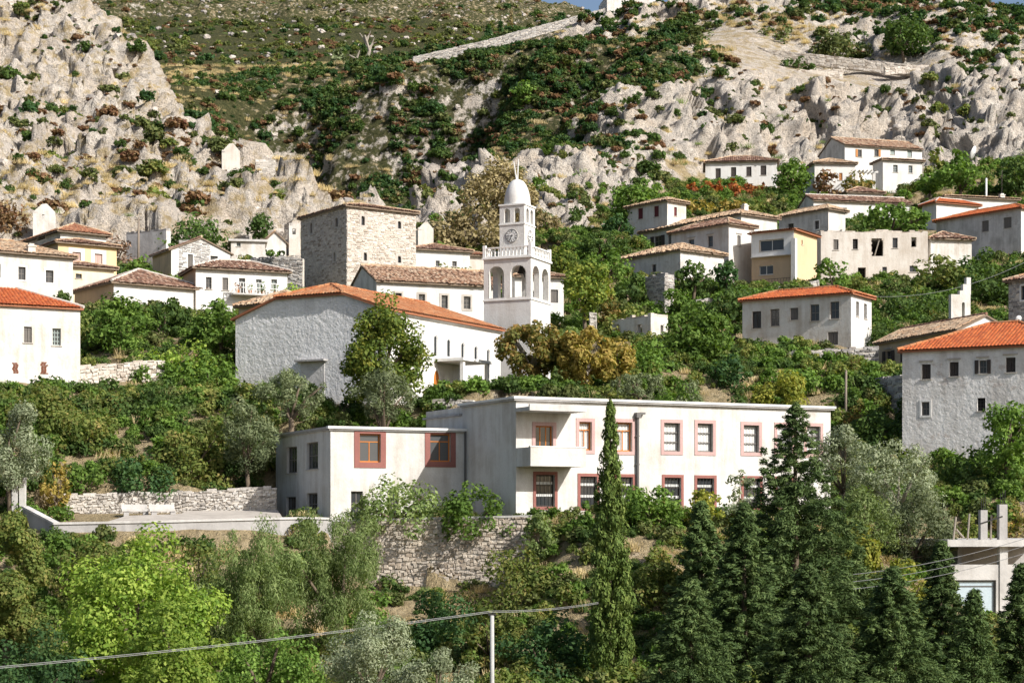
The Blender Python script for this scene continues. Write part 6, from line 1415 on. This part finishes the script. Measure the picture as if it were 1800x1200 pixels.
# distance to the buildings and to open places, so that nothing grows through them
BF = []
for h in BUILT: c = h.p0 + h.w(h.A / 2, h.B / 2, 0); BF.append((c.x, c.y, h.dR.x, h.dR.y, h.A / 2, h.B / 2))
def clear(PT, mar=.6):
    ok = np.ones(PT.shape[:2]); X, Y = PT[..., 0], PT[..., 1]
    for cx, cy, dx, dy, A, B in BF:
        a = np.abs((X - cx) * dx + (Y - cy) * dy); b = np.abs(-(X - cx) * dy + (Y - cy) * dx); ok[(a < A + mar) & (b < B + mar)] = 0
    ok[(Y > 96.5) & (Y < 108) & (X < -12.2) & (X > -27)] = 0; ok[(Y > 90) & (Y < 98) & (X > 22)] = 0
    for qx, qy, qr in QUIET: ok[np.hypot(X - qx, (Y - qy) * .7) < 6] = 0
    return ok
OK = clear(PTd); OK2 = clear(PTd, 1.7); FLATN = PTd.reshape(-1, 3)
PAT = fbm(FLATN / 9.0, 4, .6).reshape(NR, NC); PAT2 = fbm(FLATN / 26.0 + 5, 3, .55).reshape(NR, NC)
cov = COV; Yg = PTd[..., 1]
W_ = {c: np.zeros((NR, NC)) for c in CLS}
def classw():
    X = PTd[..., 0][::4, ::4].ravel(); Y = Yg[::4, ::4].ravel(); d = np.hypot(X[:, None] - CPa[None, :, 0], Y[:, None] - CPa[None, :, 1]); q = 1 / (d * d + 6 + .00012 * (Y * Y)[:, None]) ** 2 * CPq[None]; q /= q.sum(1, keepdims=True)
    for c in CLS:
        v = q[:, CPc == c].sum(1).reshape(len(range(0, NR, 4)), len(range(0, NC, 4))); W_[c] = np.repeat(np.repeat(v, 4, 0)[:NR], 4, 1)[:, :NC]
classw()
fr = np.abs(PTd[..., 0] / np.maximum(Yg, 1)) < .31
sA = proto('scrub_a', 'bush', 300, .21, 'lf_scrub', 1); sB = proto('scrub_b', 'bush', 300, .21, 'lf_dark', 2, .6); sC = proto('scrub_c', 'bush', 300, .21, 'lf_heather', 3, .5); sD = proto('scrub_d', 'bush', 300, .21, 'lf_mix', 4, .7); sE = proto('scrub_e', 'bush', 300, .21, 'lf_green', 5, .8)
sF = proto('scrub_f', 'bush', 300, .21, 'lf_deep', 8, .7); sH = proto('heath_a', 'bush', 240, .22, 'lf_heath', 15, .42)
uA = proto('under_a', 'bush', 620, .135, 'lf_green', 21); uB = proto('under_b', 'bush', 620, .135, 'lf_dark', 22, .6); uC = proto('under_c', 'bush', 560, .135, 'lf_mix', 23, .8); uD = proto('under_d', 'bush', 560, .13, 'lf_scrub', 24, .7)
gA = proto('grass_a', 'grass', 150, .3, 'lf_grass', 6); gB = proto('grass_b', 'grass', 130, .3, 'lf_feather', 7)
rA = proto('rock_a', 'rock', 0, 0, 'stone_warm', 2); rB = proto('rock_b', 'rock', 0, 0, 'stone_warm', 5); rC = proto('rock_c', 'rock', 0, 0, 'stone_grey', 9)
sm_ = lambda x, a, b: np.clip((x - a) / (b - a), 0, 1)
scatter('hillside_scrub', 'dense dark green scrub covering the central slope below the crest', 'scrub', [sA, sB, sF, sC, sF, sB], lambda P_, n: fr * OK * (W_['s'] + .55 * W_['q'] * (Yg < 385)) * (.06 + sm_(PAT, -.12, .12)) , 24000, .7, 3.0, 11)  # dark and deep bushes repeated to paint in the gully's shadow
vis = fr * OK * (W_['r'] + W_['p'] * 1.1 + W_['t'] * .7) * sm_(PAT, -.1, .4) * (Yg > 195) * (Yg < 345)
cand = rng.choice(NR * NC, 140, p=(vis / vis.sum()).ravel()); bits = []
for i, (mt, fl) in enumerate((('lf_scrub', .7), ('lf_dark', .65), ('lf_heather', .55), ('lf_scrub', .5), ('lf_mix', .6))):
    V, C, Rr = crown_mesh('bush', .62, fl, 105, 3.2, .8, 60 + i); q = add_leaves('foliage', V, mt, None); col.objects.unlink(q); mb = MB(); mb.tube([(0, 0, -.3), (.03, 0, fl * .5)], .05, 5, .02); st = mb.build('stem', 'bark'); col.objects.unlink(st); bits.append((q, st))
for i, c in enumerate(cand):
    p = PTd.reshape(-1, 3)[c]; lf = p[0] < -14; kd = ['low olive green', 'low dark green', 'low reddish brown', 'flat olive green', 'low yellowish green'][i % 5]; o = thing('cliff_shrub', (p[0], p[1], p[2] - .15), kd + (' shrub dotted on the pale rocky spur at left' if lf else ' shrub dotted on the pale cliffs behind the houses'), 'shrub', 'shrubs on the rocky spur' if lf else 'shrubs on the cliffs')
    o.scale = [float(rng.uniform(1.2, 3.0))] * 3; o.rotation_euler = (0, 0, float(rng.uniform(0, 6.28)))
    for b_ in bits[i % 5]: d = b_.copy(); col.objects.link(d); d.parent = o
scatter('cliff_scrub', 'scattered dark shrubs clinging to the pale cliffs and spur', 'scrub', [sA, sC, sB, sA, sC], lambda P_, n: fr * OK * (W_['r'] + W_['p'] * 1.2 + W_['t'] * 2) * sm_(PAT, -.2, .4) * (Yg > 180), 3400, .5, 2.2, 12)
scatter('heath', 'low green heath covering the far slope', 'heath', [sH, sH, sD, sA, sC], lambda P_, n: fr * (W_['h'] + .35 * W_['m']) * sm_(PAT2, -.5, .2), 10000, .8, 2.6, 13)
scatter('undergrowth', 'tangled green undergrowth between the houses', 'undergrowth', [uA, uB, uC, uD, uB, uA], lambda P_, n: fr * OK * W_['v'] * sm_(PAT, -.75, .0) * (Yg > 100) * (Yg < np.where(PTd[..., 0] < -19, 181, 265)) * OK2 * np.where((PTd[..., 0] > 8) & (Yg > 148), .5, 1), 12500, .6, 2.6, 14)
scatter('foreground_undergrowth', 'undergrowth on the bank below the cream buildings', 'undergrowth', [uD, uC, uB, uA], lambda P_, n: fr * OK * W_['f'] * sm_(PAT, -.2, .3) * (Yg > 55) * (Yg < 101), 3200, .7, 2.2, 15)
scatter('dry_grass', 'dry straw coloured grass tufts on the slopes', 'grass', [gA], lambda P_, n: fr * OK * (W_['p'] * .8 * sm_(PAT2, -.1, .4) + W_['f'] * .7 + W_['t'] * .8 + W_['q'] * .25 + W_['v'] * .3 + W_['h'] * .3 + W_['s'] * .15) * (Yg > 60) * (Yg < 460), 11000, .5, 1.5, 16)
scatter('green_grass', 'green grass tufts on the village terraces', 'grass', [gB], lambda P_, n: fr * OK * W_['v'] * (Yg > 98), 5000, .6, 1.5, 17)
scatter('loose_rocks', 'loose pale boulders and stones strewn over the hillsides', 'rocks', [rA, rB, rC], lambda P_, n: fr * OK * (W_['s'] * .25 + W_['q'] + W_['p'] * 1.3 + W_['h'] * .7 + W_['r'] * .8 + W_['m'] * .8 + W_['t']) * (Yg > 120), 6000, .3, 1.7, 18)
